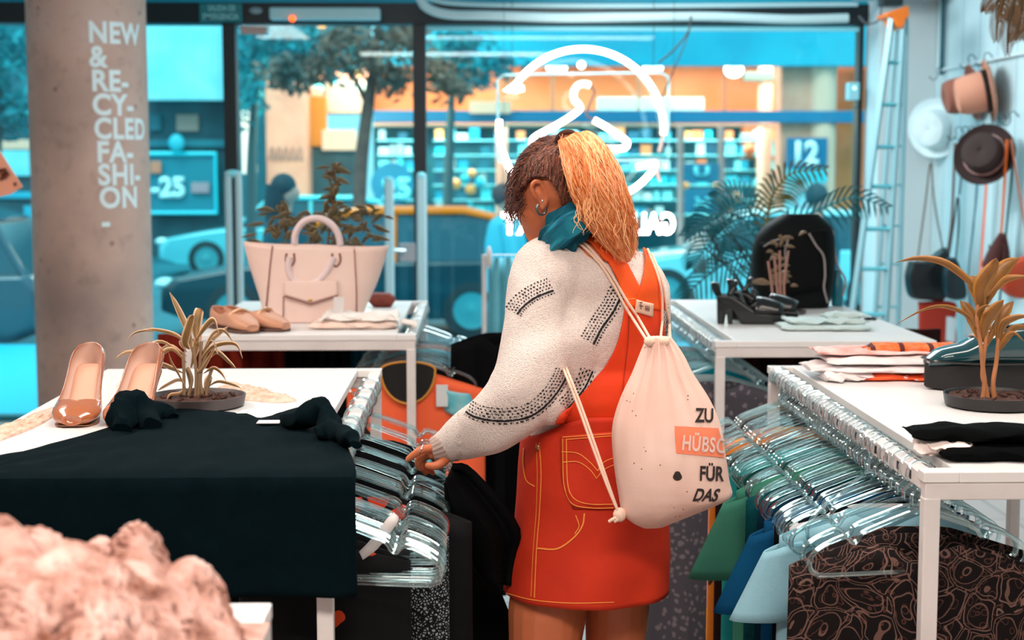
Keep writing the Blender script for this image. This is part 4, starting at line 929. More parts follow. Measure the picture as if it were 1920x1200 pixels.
# black shirt draped over the front edge
blackj = mat('black_shirt', (3, 16, 21), .95, c2=(5, 20, 25), ns=30, nb=(300, .2, .001), spec=.05)
cols = 60; rows = []; yF = LN['y0'] - .012
edge = [(-60, 872), (0, 858), (110, 832), (215, 803), (250, 792), (300, 778), (340, 770), (430, 775), (447, 779), (480, 787), (520, 781), (545, 770), (585, 768), (622, 790), (640, 812)]
e3 = spline([PZ(x, y, HT + .006) for x, y in edge], cols)
xr0 = P(668, 890, yF).x; xl0 = P(-60, 890, yF).x
for k in range(34):
    row = []
    for j in range(cols):
        u = j / (cols - 1); b = e3[j]; fx = xl0 + (xr0 - xl0) * u; nn = noise.noise(V((u * 9, k * .22, 1))) ; 
        if k < 15:
            v = k / 15; p = V((b.x + (fx - b.x) * v, b.y + (yF - b.y) * v, HT + .006 + .007 * abs(nn) + .004 * noise.noise(V((u * 22, k * .5, 5)))))
            if u > .93: p.z += .004
        else:
            v = (k - 15) / 18; r = .02; a = min(v * 8, 1) * PI / 2; ln_ = .19 * v
            p = V((fx, yF - r * math.sin(a) - .010 * nn * v, HT + .006 - r * (1 - math.cos(a)) - max(0, ln_ - .02)))
            p.x += .006 * v * noise.noise(V((v * 3, u, 2)))
        row.append(p)
    rows.append(row)
sh = thing('shirt', 'black shirt laid over the front edge of the near left table, tag at its neck', 'shirt', (P(330, 860, yF).x, yF + .2, HT - .19))
MB().grid(rows).build('fabric', blackj, sh, solid=.006)
def lump(pts, r, seed, name='sleeve', m=blackj, parent=sh):
    mb = MB(); mb.tube(pts, r, 16, 18)
    for v in mb.bm.verts: v.co += V((noise.noise(v.co * 38 + V((seed, 0, 0))), noise.noise(v.co * 38 + V((0, seed, 0))), noise.noise(v.co * 38 + V((0, 0, seed))))) * .010
    return mb.build(name, m, parent)
z = HT + .03
lump([PZ(228, 808, HT + .012), PZ(232, 780, z), PZ(245, 760, z + .014), PZ(268, 775, z), PZ(282, 800, HT + .015)], [.016, .028, .03, .026, .016], 1)
lump([PZ(280, 790, HT + .012), PZ(305, 772, HT + .022), PZ(325, 784, HT + .012)], [.012, .02, .012], 5)
lump([PZ(535, 792, HT + .014), PZ(565, 785, z), PZ(592, 772, z + .015), PZ(605, 768, z + .015), PZ(614, 790, z), PZ(622, 815, HT + .02)], [.014, .02, .02, .02, .022, .014], 2)
lump([PZ(590, 815, HT + .02), PZ(625, 808, HT + .026), PZ(655, 822, HT + .03), PZ(668, 832, HT + .028)], [.014, .018, .014, .007], 3)
q = PZ(504, 790, HT + .014); MB().box(q.x - .02, q.x + .022, q.y - .02, q.y + .012, HT + .013, HT + .0145).build('label', mat('label_white', (238, 234, 236), .7), sh, smooth=False, label='white paper label')
flat('paper_tag', 'white ribboned paper tag lying at the shirt collar', 'tag', mat('paper_white', (250, 244, 244), .7), [(437, 783), (455, 770), (485, 770), (500, 778), (488, 786), (460, 783)], HT, .003, 8)

# ---- far left table: tote, loafers, sweater, plant, red purse
ty = 4.74
tm = mat('cream_leather', (234, 206, 194), .5, c2=(228, 196, 184), ns=5, nb=(120, .1)); pipm = mat('dark_piping', (140, 84, 78), .5)
tt = thing('tote_bag', 'large cream leather tote bag with flared sides and two handles', 'handbag', (P(592, 600, ty).x, ty, HT))
lft = [(497, 607), (490, 570), (478, 520), (466, 480), (457, 452)]; rgt = [(676, 607), (690, 575), (706, 530), (718, 495), (728, 468)]; rows = []
for i in range(18):
    f = i / 17; a = spline([V((x, y, 0)) for x, y in lft], 18)[i]; b = spline([V((x, y, 0)) for x, y in rgt], 18)[i]; A_ = P(a.x, a.y, ty); B_ = P(b.x, b.y, ty); zz = HT + .003 + (P(592, 458, ty).z - HT) * f
    row = []; dep = .075 - .03 * f
    for j in range(56):
        an = 2 * PI * j / 56; cx = math.copysign(abs(math.cos(an)) ** .55, math.cos(an)); sy = math.copysign(abs(math.sin(an)) ** (.6 + .5 * f), math.sin(an))
        row.append(V(((A_.x + B_.x) / 2 + (B_.x - A_.x) / 2 * cx, ty + dep * sy, zz + (.012 * abs(cx) ** 3 - .006) * f - (.014 * cx * f if cx > 0 else 0))))
    rows.append(row)
tb = MB().grid(rows, True); f0 = tb.bm.verts; tb.bm.verts.ensure_lookup_table(); tb.face([tb.bm.verts[k] for k in range(56)])
tree = bvh(tb); tb.build('body', tm, tt, solid=.004)
for pts in (((512, 455), (507, 500), (502, 560), (499, 606)), ((664, 463), (666, 500), (668, 550), (667, 606))):
    m = MB(); line(m, tree, pts, 1.8, 24, .004); m.build('piping', pipm, tt, solid=.003)
m = patch(tree, [(533, 527), (533, 555), (533, 556)], [(634, 528), (634, 552), (634, 553)], 14, 10, .006)
m = MB(); rows = []
for i in range(10):
    f = i / 9; rows.append([cast(533 + 101 * j / 14, 527 + (26 + 16 * (1 - abs(j / 7 - 1))) * f, tree, .008) for j in range(15)])
m.grid(rows).build('pocket_flap', tm, tt, solid=.005)
m = MB(); line(m, tree, ((533, 556), (560, 564), (583, 571)), 2.2, 14, .012); line(m, tree, ((583, 571), (610, 562), (634, 554)), 2.2, 14, .012); m.build('flap_edge', pipm, tt, solid=.002)
m = MB(); line(m, tree, ((532, 556), (532, 604)), 1.6, 14, .006); m.build('pocket_seam', pipm, tt, solid=.002)
m = MB(); q = cast(583, 563, tree, .014); m.ell(q, (.006, .003, .006)); m.build('clasp', mat('gold', (220, 180, 120), .25, metal=.9), tt)
hm = mat('cream_handle', (226, 204, 204), .45)
MB().tube([P(x, y, ty - .055) for x, y in ((543, 482), (541, 505), (550, 525), (572, 532), (597, 526), (615, 505), (625, 482))], .0105, 10, 40).build('handle', hm, tt)
MB().tube([P(x, y, ty + .05) for x, y in ((552, 458), (555, 435), (572, 414), (600, 410), (622, 422), (634, 440), (638, 460))], .011, 10, 40).build('handle', hm, tt)
for x in (544, 630):
    MB().tube([P(x - 7, 475, ty - .05), P(x - 8, 490, ty - .052), P(x, 500, ty - .054), P(x + 8, 490, ty - .052), P(x + 7, 475, ty - .05)], .0035, 7, 18).build('handle_ring', pipm, tt)
lo = mat('loafer_leather', (206, 148, 118), .45, c2=(196, 136, 106), ns=8)
def loafer(lab, px, py, yaw):
    q = PZ(px, py, HT); t = thing('loafer', lab, 'shoe', (q.x, q.y, HT)); M = Matrix.Translation(q) @ Matrix.Rotation(yaw, 4, 'Z')
    wp = [.45, .8, .97, 1, .98, .92, .85, .8, .78, .78, .72, .45]; bt = [.008] * 12; tp = [.026, .036, .044, .052, .060, .062, .058, .056, .058, .062, .066, .066]
    om = [0, 0, 0, 0, 20, 48, 58, 60, 58, 52, 45, 25]
    shell(MB(), M, .235, .082, bt, tp, om, wp, 28, 24, .75).build('upper', lo, t, solid=.003)
    rows = [[M @ V((terp(wp, s) * .043 * k, s * .237 - .001, zz)) for k in (-1, -.5, 0, .5, 1)] for s in [i / 15 for i in range(16)] for zz in (.005,)]
    MB().grid(rows).build('sole', mat('sole_dark', (90, 60, 50), .6), t, solid=.008)
    MB().box(-.032, .032, .17, .232, 0, .010, M=M).build('heel', mat('sole_dark', (90, 60, 50), .6), t, smooth=False)
    MB().tube([M @ V((-.034, .082, .050)), M @ V((-.02, .078, .060)), M @ V((0, .076, .065)), M @ V((.02, .078, .060)), M @ V((.034, .082, .050))], .004, 8, 20).build('metal_bit', mat('bit_gold', (220, 176, 140), .3, metal=.6), t)
loafer('left tan loafer with a metal bit, beside the tote bag', 474, 626, .62)
loafer('right tan loafer with a metal bit, nearest the tote bag', 536, 622, .95)
fs = thing('folded_sweater', 'folded cream fringed sweater in front of the tote bag', 'sweater', PZ(668, 622, HT)); q = PZ(668, 618, HT)
crm = mat('cream_knit', (244, 222, 210), .9, c2=(236, 206, 190), ns=10, nb=(70, .6, .003)); crw = mat('white_knit', (240, 232, 226), .9, nb=(50, .7, .004))
m = MB(); slab(m, (q.x - .01, q.y + .055, HT), .27, .12, .022, wob=.006); m.build('lower_layer', crm, fs)
m = MB(); slab(m, (q.x + .008, q.y + .06, HT + .021), .24, .11, .022, wob=.016, seed=3); m.build('upper_layer', crw, fs)
m = MB()
for k in range(26): m.tube([V((q.x + .125 + .02 * hrnd.random(), q.y + .004 * k, HT + .02)), V((q.x + .155 + .02 * hrnd.random(), q.y + .004 * k, HT + .012)), V((q.x + .17, q.y + .004 * k - .005, HT + .004))], .003, 5, 8)
m.build('fringe', crw, fs)
q = PZ(634, 596, HT + .03); tg = MB(); tg.box(q.x - .016, q.x + .016, q.y, q.y + .0015, HT + .046, HT + .092); tg = tag(tg.build('price_tag', mat('tag_grey', (212, 206, 204), .7), smooth=False, bevel=.0005), 'pale price tag standing up from the folded cream sweater', 'price tag'); tg.rotation_euler = (-.15, .08, 0)
q = PZ(716, 577, HT); m = MB(); slab(m, (q.x, q.y + .03, HT), .10, .06, .05, n=2.4, wob=.002, taper=.25); tag(m.build('purse', mat('rust_leather', (120, 42, 24), .5)), 'small rust red purse behind the right side of the tote bag', 'purse')
bp = thing('potted_plant', 'bushy brown-green plant standing behind the tote bag', 'plant', (P(610, 570, 5.1).x, 5.1, HT))
MB().lathe([(.05, 0), (.065, .09), (.07, .1), (.06, .1), (.001, .09)], (P(610, 570, 5.1).x, 5.1, HT), 24).build('pot', greysau, bp)
lm2 = leafmat('olive_leaf', (84, 66, 34), (130, 104, 60), (60, 56, 36)); r_ = random.Random(9)
m = MB(); m.tube([P(x, y, 5.1) for x, y in ((612, 540), (615, 460), (622, 400), (630, 350), (624, 315))], .005, 6, 18); m.build('stem', mat('brown_stem', (96, 70, 44), .7), bp)
for i in range(150):
    if i < 46: y = r_.uniform(312, 430); x = 625 + r_.gauss(0, 5) + (y - 312) * .02; L_ = r_.uniform(14, 30)
    else: x = r_.gauss(650, 45) if i < 112 else r_.gauss(540, 40); y = r_.uniform(395, 462); L_ = r_.uniform(18, 38)
    a = r_.uniform(-3.3, .5); m = MB(); leafpx(m, [(x, y), (x + math.cos(a) * L_ * .5, y + math.sin(a) * L_ * .55), (x + math.cos(a) * L_, y + math.sin(a) * L_ * .8 + 3)], r_.uniform(6, 12), 5.1 + r_.uniform(-.06, .08), tilt=r_.uniform(-.3, .3), n=8); m.build('leaf', lm2, bp, solid=.0008)

# ---- far right table: backpack, chunky heels, plant, folded sweater
by = 5.18; bkm = mat('backpack_black', (2, 6, 8), .7, nb=(80, .2), spec=.2); bpk = thing('backpack', 'black backpack with thin white cords standing on the far right table', 'backpack', (P(1488, 570, by).x, by, HT)); rows = []
for i in range(22):
    f = i / 21; z_ = HT + (P(1488, 403, by - .09).z - HT) * f; wl_ = terp([1412, 1410, 1409, 1408, 1409, 1411, 1416, 1432, 1466], f); wr_ = terp([1552, 1558, 1561, 1563, 1563, 1563, 1562, 1556, 1532], f); A_ = P(wl_, 500, by).x; B_ = P(wr_, 500, by).x
    rows.append([V(((A_ + B_) / 2 + (B_ - A_) / 2 * math.copysign(abs(math.cos(a)) ** .6, math.cos(a)), by + .085 * (1 - f ** 6 * .6) * math.copysign(abs(math.sin(a)) ** .7, math.sin(a)), z_)) for a in [2 * PI * k / 44 for k in range(44)]])
mb = MB().grid(rows, True, True); tree = bvh(mb); mb.build('body', bkm, bpk)
m = MB(); rows = [[cast(1428 + 120 * j / 14, terp([456, 448, 438, 430], j / 14) + 108 * i / 12, tree, .010) or P(1428 + 120 * j / 14, 470 + 90 * i / 12, by - .09) for j in range(15)] for i in range(13)]
m.grid(rows).build('front_panel', mat('backpack_panel', (2, 4, 5), .7, spec=.15), bpk, solid=.012)
cordm = mat('grey_cord', (150, 140, 138), .6)
MB().tube([P(x, y, by - .11) for x, y in ((1517, 438), (1530, 460), (1544, 480), (1547, 515), (1545, 540), (1552, 568))], .0035, 6, 30).build('cord', cordm, bpk)
MB().tube([P(x, y, by - .02) for x, y in ((1562, 432), (1565, 470), (1572, 500), (1585, 525), (1580, 555))], .004, 6, 30).build('cord', cordm, bpk)
MB().tube([P(x, y, by - .11) for x, y in ((1432, 462), (1450, 452), (1477, 446), (1472, 470), (1474, 500))], .0025, 6, 30).build('cord', cordm, bpk)
MB().tube([P(x, y, by + .02) for x, y in ((1418, 440), (1412, 480), (1414, 530), (1422, 560))], .008, 8, 16, sq=.4).build('shoulder_strap', bkm, bpk)
tag(MB().lathe([(.018, 0), (.021, .01), (.021, .085), (.012, .105), (.010, .125), (.001, .126)], (P(1567, 570, 5.22).x, 5.2, HT), 20).build('water_bottle', mat('teal_bottle', (20, 110, 128), .3)), 'small teal bottle right of the black backpack', 'bottle')
gloss = mat('black_patent', (3, 5, 6), .25, coat=.25)
def chunky(lab, px, py, yaw):
    q = PZ(px, py, HT); t = thing('platform_heel_shoe', lab, 'shoe', (q.x, q.y, HT)); M = Matrix.Translation(q) @ Matrix.Rotation(yaw, 4, 'Z')
    prof = [(0, .0), (.19, .0), (.205, .014), (.20, .03), (.12, .034), (.05, .085), (0, .09), (-.0, .06)]
    MB().prism([M @ V((x + (.0 if x > .05 else 0), -.038, z)) for x, z in [(.075, 0), (.195, 0), (.21, .014), (.205, .032), (.125, .036), (.045, .088), (0, .092), (.0, .07), (.035, .062)]], M.to_3x3() @ V((0, .076, 0))).build('platform_sole', gloss, t, bevel=.006)
    MB().prism([M @ V((x, -.034, z)) for x, z in [(.002, 0), (.048, 0), (.052, .07), (0, .085)]], M.to_3x3() @ V((0, .068, 0))).build('block_heel', gloss, t, bevel=.004)
    rows = [[M @ V((x + .012 * math.sin(a), -.04 * math.cos(a), .034 + (.02 + h_) * math.sin(a))) for a in [PI * k / 12 for k in range(13)]] for x, h_ in ((.11, .03), (.13, .028), (.155, .022), (.178, .014), (.195, .004))]
    MB().grid(rows).build('vamp', gloss, t, solid=.003)
    for x0, x1, h_ in ((.03, .055, .05), (.085, .06, .045), (.10, .125, .03)):
        rows = [[M @ V((x + (x1 - x0) * math.sin(a), -.036 * math.cos(a), zb_ + h_ * math.sin(a))) for a in [PI * k / 12 for k in range(13)]] for x, zb_ in ((x0, .085 if x0 < .08 else .055), (x0 + .012, .08 if x0 < .08 else .05))]
        MB().grid(rows).build('strap', gloss, t, solid=.003)
    MB().tube([M @ V((.004, -.034, .09)), M @ V((-.006, 0, .125)), M @ V((.004, .034, .09))], .012, 8, 12, sq=.3).build('heel_counter', gloss, t)
chunky('nearer shoe of the black chunky platform heels on the far right table', 1343, 606, -.12)
chunky('farther shoe of the black chunky platform heels on the far right table', 1372, 598, -.25)
c = PZ(1482, 588, HT); sp = thing('potted_plant', 'small pinkish-stemmed plant in a dark saucer beside the black heels', 'plant', (c.x, c.y, HT)); saucer(sp, (c.x, c.y, HT), .052, .012, greysau, soil)
m = MB()
for pts in (((1452, 580), (1446, 530), (1440, 490)), ((1463, 582), (1457, 540), (1452, 480)), ((1474, 580), (1470, 535), (1478, 470)), ((1468, 582), (1463, 540), (1462, 470))): m.tube([P(x, y, c.y) for x, y in pts], .004, 6, 10)
m.build('stem', mat('pink_stem', (168, 120, 106), .6), sp); lm3 = leafmat('small_leaf', (110, 90, 66), (140, 110, 84)); r_ = random.Random(5)
for i in range(34):
    x = 1462 + r_.gauss(0, 14); y = r_.uniform(440, 540); a = r_.uniform(-3, 0); L_ = r_.uniform(12, 24) if i > 2 else 40; m = MB()
    leafpx(m, [(x, y), (x + math.cos(a) * L_ * .5, y + math.sin(a) * L_ * .5), (x + math.cos(a) * L_, y + math.sin(a) * L_ * .6 + 3)], 7 if i > 2 else 13, c.y, tilt=r_.uniform(-.6, .6), n=7); m.build('leaf', lm3, sp, solid=.0008)
q = PZ(1556, 622, HT); fw = thing('folded_sweater', 'folded off-white knit on the far right table', 'sweater', q); wk = mat('offwhite_knit', (206, 222, 220), .9, c2=(190, 210, 208), ns=12, nb=(60, .8, .004))
m = MB(); slab(m, (q.x, q.y + .08, HT), .275, .15, .017, yaw=-.05); m.build('lower_layer', wk, fw)
m = MB(); slab(m, (q.x + .01, q.y + .10, HT + .016), .24, .13, .014, yaw=.03, wob=.01, seed=4); m.build('upper_layer', wk, fw)
m = MB(); slab(m, (q.x + .07, q.y + .13, HT + .028), .13, .07, .016, yaw=.1, wob=.01, seed=6, n=2.2); m.build('collar_roll', wk, fw)
q = PZ(1632, 600, HT); m = MB(); slab(m, (q.x, q.y, HT), .04, .02, .008); tag(m.build('hair_clip', gloss), 'tiny black clip behind the folded off-white knit', 'clip')
q = PZ(1360, 612, HT); m = MB(); m.prism([(q.x - .004, q.y, HT), (q.x + .008, q.y, HT), (q.x + .004, q.y, HT + .035), (q.x + .001, q.y, HT + .036)], (0, .002, 0)); tag(m.build('paper_tag', mat('paper_tag', (220, 240, 240), .7)), 'tiny white paper tag standing before the black heels', 'tag')
# palm behind the far right table
pt = thing('potted_palm', 'palm with arching teal fronds in a pot behind the far right table', 'plant', (P(1440, 560, 6.2).x, 6.2, 0)); c0 = V((P(1440, 560, 6.2).x, 6.2, 0))
MB().lathe([(.12, 0), (.16, .26), (.17, .28), (.15, .28), (.001, .25)], c0, 28).build('pot', mat('pot_dark', (20, 50, 58), .5), pt)
for i in range(3): MB().tube([c0 + V((.03 * i - .03, 0, .25)), c0 + V((.04 * i - .04, 0, .7)), P(1440 + i * 16, 470, 6.2)], .012, 8, 12).build('trunk', mat('palm_trunk', (60, 70, 50), .7), pt)
pl1 = leafmat('palm_leaf', (6, 84, 96), (20, 130, 140)); pl2 = leafmat('palm_leaf_olive', (110, 96, 30), (70, 90, 50))
def frond(pts, Y, ln_, m, parent, n=22, w=3.2, side=1, name='frond', mn=.02):
    c = spline([P(x, y, Y) for x, y in pts], n); mb = MB(); mb.tube(c, [.008, .005, .002], 6)
    for i in range(3, n):
        t = (c[min(i + 1, n - 1)] - c[i - 1]).normalized(); s_ = math.sin(PI * (i / n) ** .8) * ln_ + mn
        for sd in (-1, 1):
            nrm = V((t.z * sd, .35 * sd, -t.x * sd)) + t * .8 + V((0, 0, -.35)); mb.ribbon([c[i], c[i] + nrm.normalized() * s_ * .6, c[i] + nrm.normalized() * s_ + V((0, 0, -s_ * .25))], [w / 1000 * 1.2, w / 1000 * 1.6, .0005], 5, up=V((0, 1, .3)))
    return mb.build(name, m, parent)
frond([(1432, 470), (1440, 400), (1452, 360), (1485, 325), (1545, 318)], 6.2, .10, pl2, pt)
frond([(1450, 470), (1480, 420), (1540, 392), (1600, 370), (1662, 388)], 6.2, .10, pl1, pt)
frond([(1430, 470), (1400, 420), (1370, 400), (1330, 405), (1285, 440)], 6.3, .12, pl1, pt)
frond([(1430, 480), (1400, 450), (1360, 440), (1320, 470), (1300, 500)], 6.1, .12, pl1, pt)
frond([(1436, 470), (1420, 420), (1395, 380), (1370, 365), (1340, 370)], 6.4, .12, pl1, pt)
frond([(1440, 480), (1400, 480), (1350, 500), (1300, 540), (1290, 560)], 6.2, .10, pl1, pt)
wire = thing('dry_twigs', 'dark curling twigs left of the backpack', 'twigs', (P(1400, 560, 5.35).x, 5.35, HT)); r_ = random.Random(8)
for k in range(9):
    x, y = 1400 + k * 3, 560; pts = [(x, y)]
    for _ in range(5): x += r_.uniform(-26, 8); y -= r_.uniform(14, 34); pts.append((x, y))
    MB().tube([P(a, b, 5.35) for a, b in pts], [.004, .002], 5, 18).build('twig', mat('twig_dark', (20, 56, 60), .7), wire)

# ---- near right table: scarves, platform shoe, plant, black knit
sc_o = mat('orange_scarf', (236, 104, 44), .85, nb=(90, .4)); n = N(sc_o); ob = n.new('SeparateXYZ'); n.ln(n.oc(), ob.inputs[0])
wv_ = n.m('SINE', n.m('MULTIPLY', ob.outputs[0], 95)); nz_ = n.tex('Noise', 60).outputs[0]
n.ln(n.mix(n.m('GREATER_THAN', wv_, .86), n.ramp(nz_, [(.4, lin((240, 104, 40))), (.6, lin((226, 130, 84)))]), lin((90, 30, 24))), n.b.inputs['Base Color'])
wsc = mat('white_scarf', (232, 226, 226), .9, c2=(222, 206, 204), ns=14, nb=(80, .3)); psc = mat('pink_scarf', (236, 160, 150), .9, c2=(240, 210, 206), ns=20)
of = floral('orange_print_scarf', (240, 92, 50), (250, 220, 220), 45, .3)
q = PZ(1660, 716, HT)
for i, (lab, m_, dx, dy, L_, D_, H_, z_) in enumerate((('orange flower print scarf at the bottom of the folded stack', of, .055, .06, .27, .13, .016, 0), ('white scarf second from the bottom of the folded stack', wsc, .0, .065, .34, .14, .018, .016), ('white scarf with rounded fold in the middle of the stack', wsc, .02, .072, .30, .14, .018, .034), ('pale pink scarf near the top of the folded stack', psc, -.01, .10, .27, .12, .015, .052))):
    m = MB(); slab(m, (q.x + dx, q.y + dy, HT + z_), L_, D_, H_, yaw=-.03, wob=.006, seed=i * 3, n=2.6); tag(m.build('folded_scarf', m_), lab, 'scarf', 'folded scarves stacked on the near right table')
m = MB(); slab(m, (q.x + .10, q.y + .075, HT + .053), .26, .06, .026, yaw=-.03, n=2.1, wob=.003); tag(m.build('rolled_scarf', sc_o), 'rolled orange woven scarf with dark bands on top of the folded stack', 'scarf')
m = MB(); slab(m, (q.x - .085, q.y + .02, HT), .12, .06, .022, yaw=.25, n=2.1, wob=.012, seed=9); tag(m.build('folded_scarf', wsc), 'loose white cuffed end sticking out left of the folded scarves', 'scarf')
# platform shoe
q = PZ(1752, 738, HT); ps = thing('platform_shoe', 'glossy dark green platform shoe with thick black sole at the right', 'shoe', (q.x + .14, q.y + .06, HT)); M = Matrix.Translation((q.x + .002, q.y + .065, HT)) @ Matrix.Rotation(-PI / 2 + .06, 4, 'Z')
wp = [.42, .78, .95, 1, .98, .92, .85, .82, .82, .82, .76, .5]; tpz = [.066, .086, .093, .098, .110, .124, .134, .138, .140, .142, .144, .140]
rows = []
for zz in (0, .004, .03, .052, .056):
    rr = 1 if .003 < zz < .055 else .97; rows.append([M @ V((math.copysign(1, math.cos(a)) * abs(math.cos(a)) ** .7 * .052 * rr * terp(wp, min(1, max(0, (math.sin(a) + 1) / 2))), .14 + .145 * rr * math.sin(a), zz + (.012 * max(0, -math.sin(a) - .6) * (1 if zz < .05 else .6)))) for a in [2 * PI * k / 60 for k in range(60)]])
MB().grid(rows, True, True).build('platform_sole', mat('sole_black', (18, 12, 12), .6, nb=(60, .2)), ps)
shp = mat('green_patent', (6, 62, 70), .13, coat=1); mb = shell(MB(), M, .27, .096, [.052] * 12, tpz, [0, 0, 0, 0, 0, 4, 24, 30, 30, 26, 20, 8], wp, 30, 26, .8); tree = bvh(mb); mb.build('upper', shp, ps, solid=.003)
for i in range(3):
    s_ = .38 + .07 * i; MB().tube([M @ V((.03 * math.cos(a), s_ * .27, terp(tpz, s_) - .008 + .012 * math.sin(a))) for a in [PI * k / 8 for k in range(9)]], .003, 6, 16).build('lace', mat('lace_pale', (196, 170, 160), .7), ps)
MB().tube([M @ V((-.045, .03, .064)), M @ V((-.03, .0, .066)), M @ V((0, -.006, .068)), M @ V((.03, .0, .066)), M @ V((.045, .03, .064)), M @ V((.049, .12, .06)), M @ V((.042, .24, .06))], .003, 6, 40).build('welt', gloss, ps)
# second shoe of the pair, mostly outside the frame
# plant near right
c = PZ(1862, 762, HT); rp = thing('potted_plant', 'broad-leaved plant with two bare stems in a black saucer before the platform shoe', 'plant', (c.x, c.y, HT)); saucer(rp, (c.x, c.y, HT), .098, .026, mat('black_saucer', (24, 20, 20), .45), soil)
YR = c.y - .01; stm = mat('tan_stem', (190, 124, 78), .6, c2=(160, 100, 60), ns=20)
for pts in (((1842, 757), (1846, 720), (1843, 690), (1838, 640), (1832, 600), (1836, 560)), ((1853, 758), (1848, 725), (1842, 700), (1848, 640), (1852, 600)), ((1866, 757), (1862, 720), (1868, 680), (1872, 640), (1880, 600))):
    MB().tube([P(x, y, YR) for x, y in pts], [.0055, .0045, .004], 8, 24).build('stem', stm, rp)
lm4 = leafmat('amber_leaf', (140, 88, 28), (166, 112, 46), (112, 72, 24))
RL = [((1842, 560), (1815, 525), (1770, 492), (1720, 484), (1680, 492), 15), ((1832, 620), (1810, 590), (1770, 575), (1730, 582), (1680, 608), 10), ((1842, 580), (1828, 545), (1820, 520), (1812, 522), 20), ((1842, 600), (1838, 540), (1862, 500), (1868, 484), 30), ((1846, 575), (1862, 530), (1890, 495), (1912, 484), 34),
      ((1850, 560), (1880, 528), (1900, 520), (1935, 518), 15), ((1836, 640), (1828, 605), (1810, 575), (1800, 564), 24), ((1842, 640), (1850, 600), (1870, 575), (1882, 562), 26), ((1870, 640), (1876, 600), (1890, 575), (1900, 565), 24), ((1872, 650), (1880, 610), (1905, 595), (1940, 592), 16),
      ((1874, 655), (1890, 625), (1910, 612), (1945, 615), 14), ((1838, 600), (1836, 585), (1850, 574), (1862, 576), 12), ((1850, 650), (1862, 620), (1880, 590), (1885, 585), 14), ((1872, 660), (1884, 640), (1900, 625), (1920, 640), 12), ((1844, 560), (1836, 535), (1826, 520), (1818, 525), 14)]
for i, l in enumerate(RL):
    m = MB(); leafpx(m, list(l[:-1]), l[-1], YR, dY=(-1) ** i * .035, tilt=.5 * math.sin(i * 2.1), vee=.25, n=16, prof=(.2, .75, 1, .85, .5, .03)); m.build('leaf', lm4, rp, solid=.0008)
# folded black knit with white edge
q = PZ(1730, 870, HT); kn = thing('folded_sweater', 'folded black knit with a white layer inside at the right edge', 'sweater', (q.x + .15, q.y + .06, HT)); kb = mat('black_knit', (4, 5, 6), .9, nb=(160, .4, .001), spec=.05)
q2 = PZ(1880, 868, HT)
m = MB(); slab(m, (q2.x + .02, q2.y + .05, HT), .24, .11, .024, yaw=-.02, wob=.004, n=2.6); m.build('lower_fold', kb, kn)
m = MB(); slab(m, (q2.x + .015, q2.y + .07, HT + .024), .30, .10, .026, yaw=-.10, wob=.006, n=2.2, seed=2); m.build('upper_fold', kb, kn)
wt = mat('white_rib', (244, 226, 220), .85, nb=(60, .5)); m = MB(); slab(m, (q2.x - .08, q2.y + .055, HT + .004), .10, .06, .026, yaw=-.25, wob=.012, n=2.2, seed=5); m.build('white_layer', wt, kn)

# ---- foreground fur coat
furm = mat('pink_fur', (226, 184, 166), .95, spec=.1); n = N(furm); t1 = n.tex('Noise', 26); t1.inputs['Detail'].default_value = 6
n.ln(n.ramp(t1.outputs[0], [(.3, lin((120, 74, 58))), (.5, lin((190, 148, 136))), (.7, lin((214, 186, 178)))]), n.b.inputs['Base Color'])  # dark end of the ramp paints crevice shade into the fur
fc = PZ(120, 1180, HT); fq = P(100, 1180, 1.42); fx, fy = fq.x, 1.40
ft = thing('fur_coat', 'fluffy pinkish fur coat heaped on the foreground table at bottom left', 'coat', (fx, fy, HT)); r_ = random.Random(12)
def fz(x, y):
    u = (x - fx); w_ = .178 if u > 0 else .34; k = 1 - (abs(u) / w_) ** 2.4 - ((y - fy) / .17) ** 2
    return HT + (.128 * max(0, k) ** .55 + .022 * noise.noise(V((x * 13, y * 13, 0))) + .055 * abs(noise.noise(V((x * 20, y * 20, 3)))) - .012) * (1 if k > 0 else 0)
nx, ny = 70, 46; g = [[V((fx - .34 + .525 * i / (nx - 1), fy - .17 + .34 * j / (ny - 1), 0)) for i in range(nx)] for j in range(ny)]
for r in g:
    for p in r: p.z = max(HT + .001, fz(p.x, p.y))
MB().grid(g).build('pile_base', furm, ft)
lk = MB()
for _ in range(5200):
    x = fx + r_.uniform(-.33, .176); y = fy + r_.uniform(-.165, .165); z_ = fz(x, y)
    if z_ < HT + .006: continue
    e = .006; nrm = V((-(fz(x + e, y) - fz(x - e, y)) / (2 * e), -(fz(x, y + e) - fz(x, y - e)) / (2 * e), 1)).normalized(); fl_ = noise.noise_vector(V((x * 9, y * 9, 4))); d = (V((fl_.x, fl_.y - .2, fl_.z * .3 - .25)) * 1.5 + nrm * .12).normalized(); L_ = r_.uniform(.018, .042)
    p0 = V((x, y, z_ - .004)); side_ = V((r_.uniform(-1, 1), r_.uniform(-1, 1), r_.uniform(-.5, .5))) * .008
    lk.tube([p0, p0 + d * L_ * .4 + nrm * .006, p0 + d * L_ * .75 + side_, p0 + d * L_ + side_ * 1.6 - nrm * .004], [.003, .0042, .0032, .001], 5, 7, cap=False)
lk.build('fur', furm, ft); 

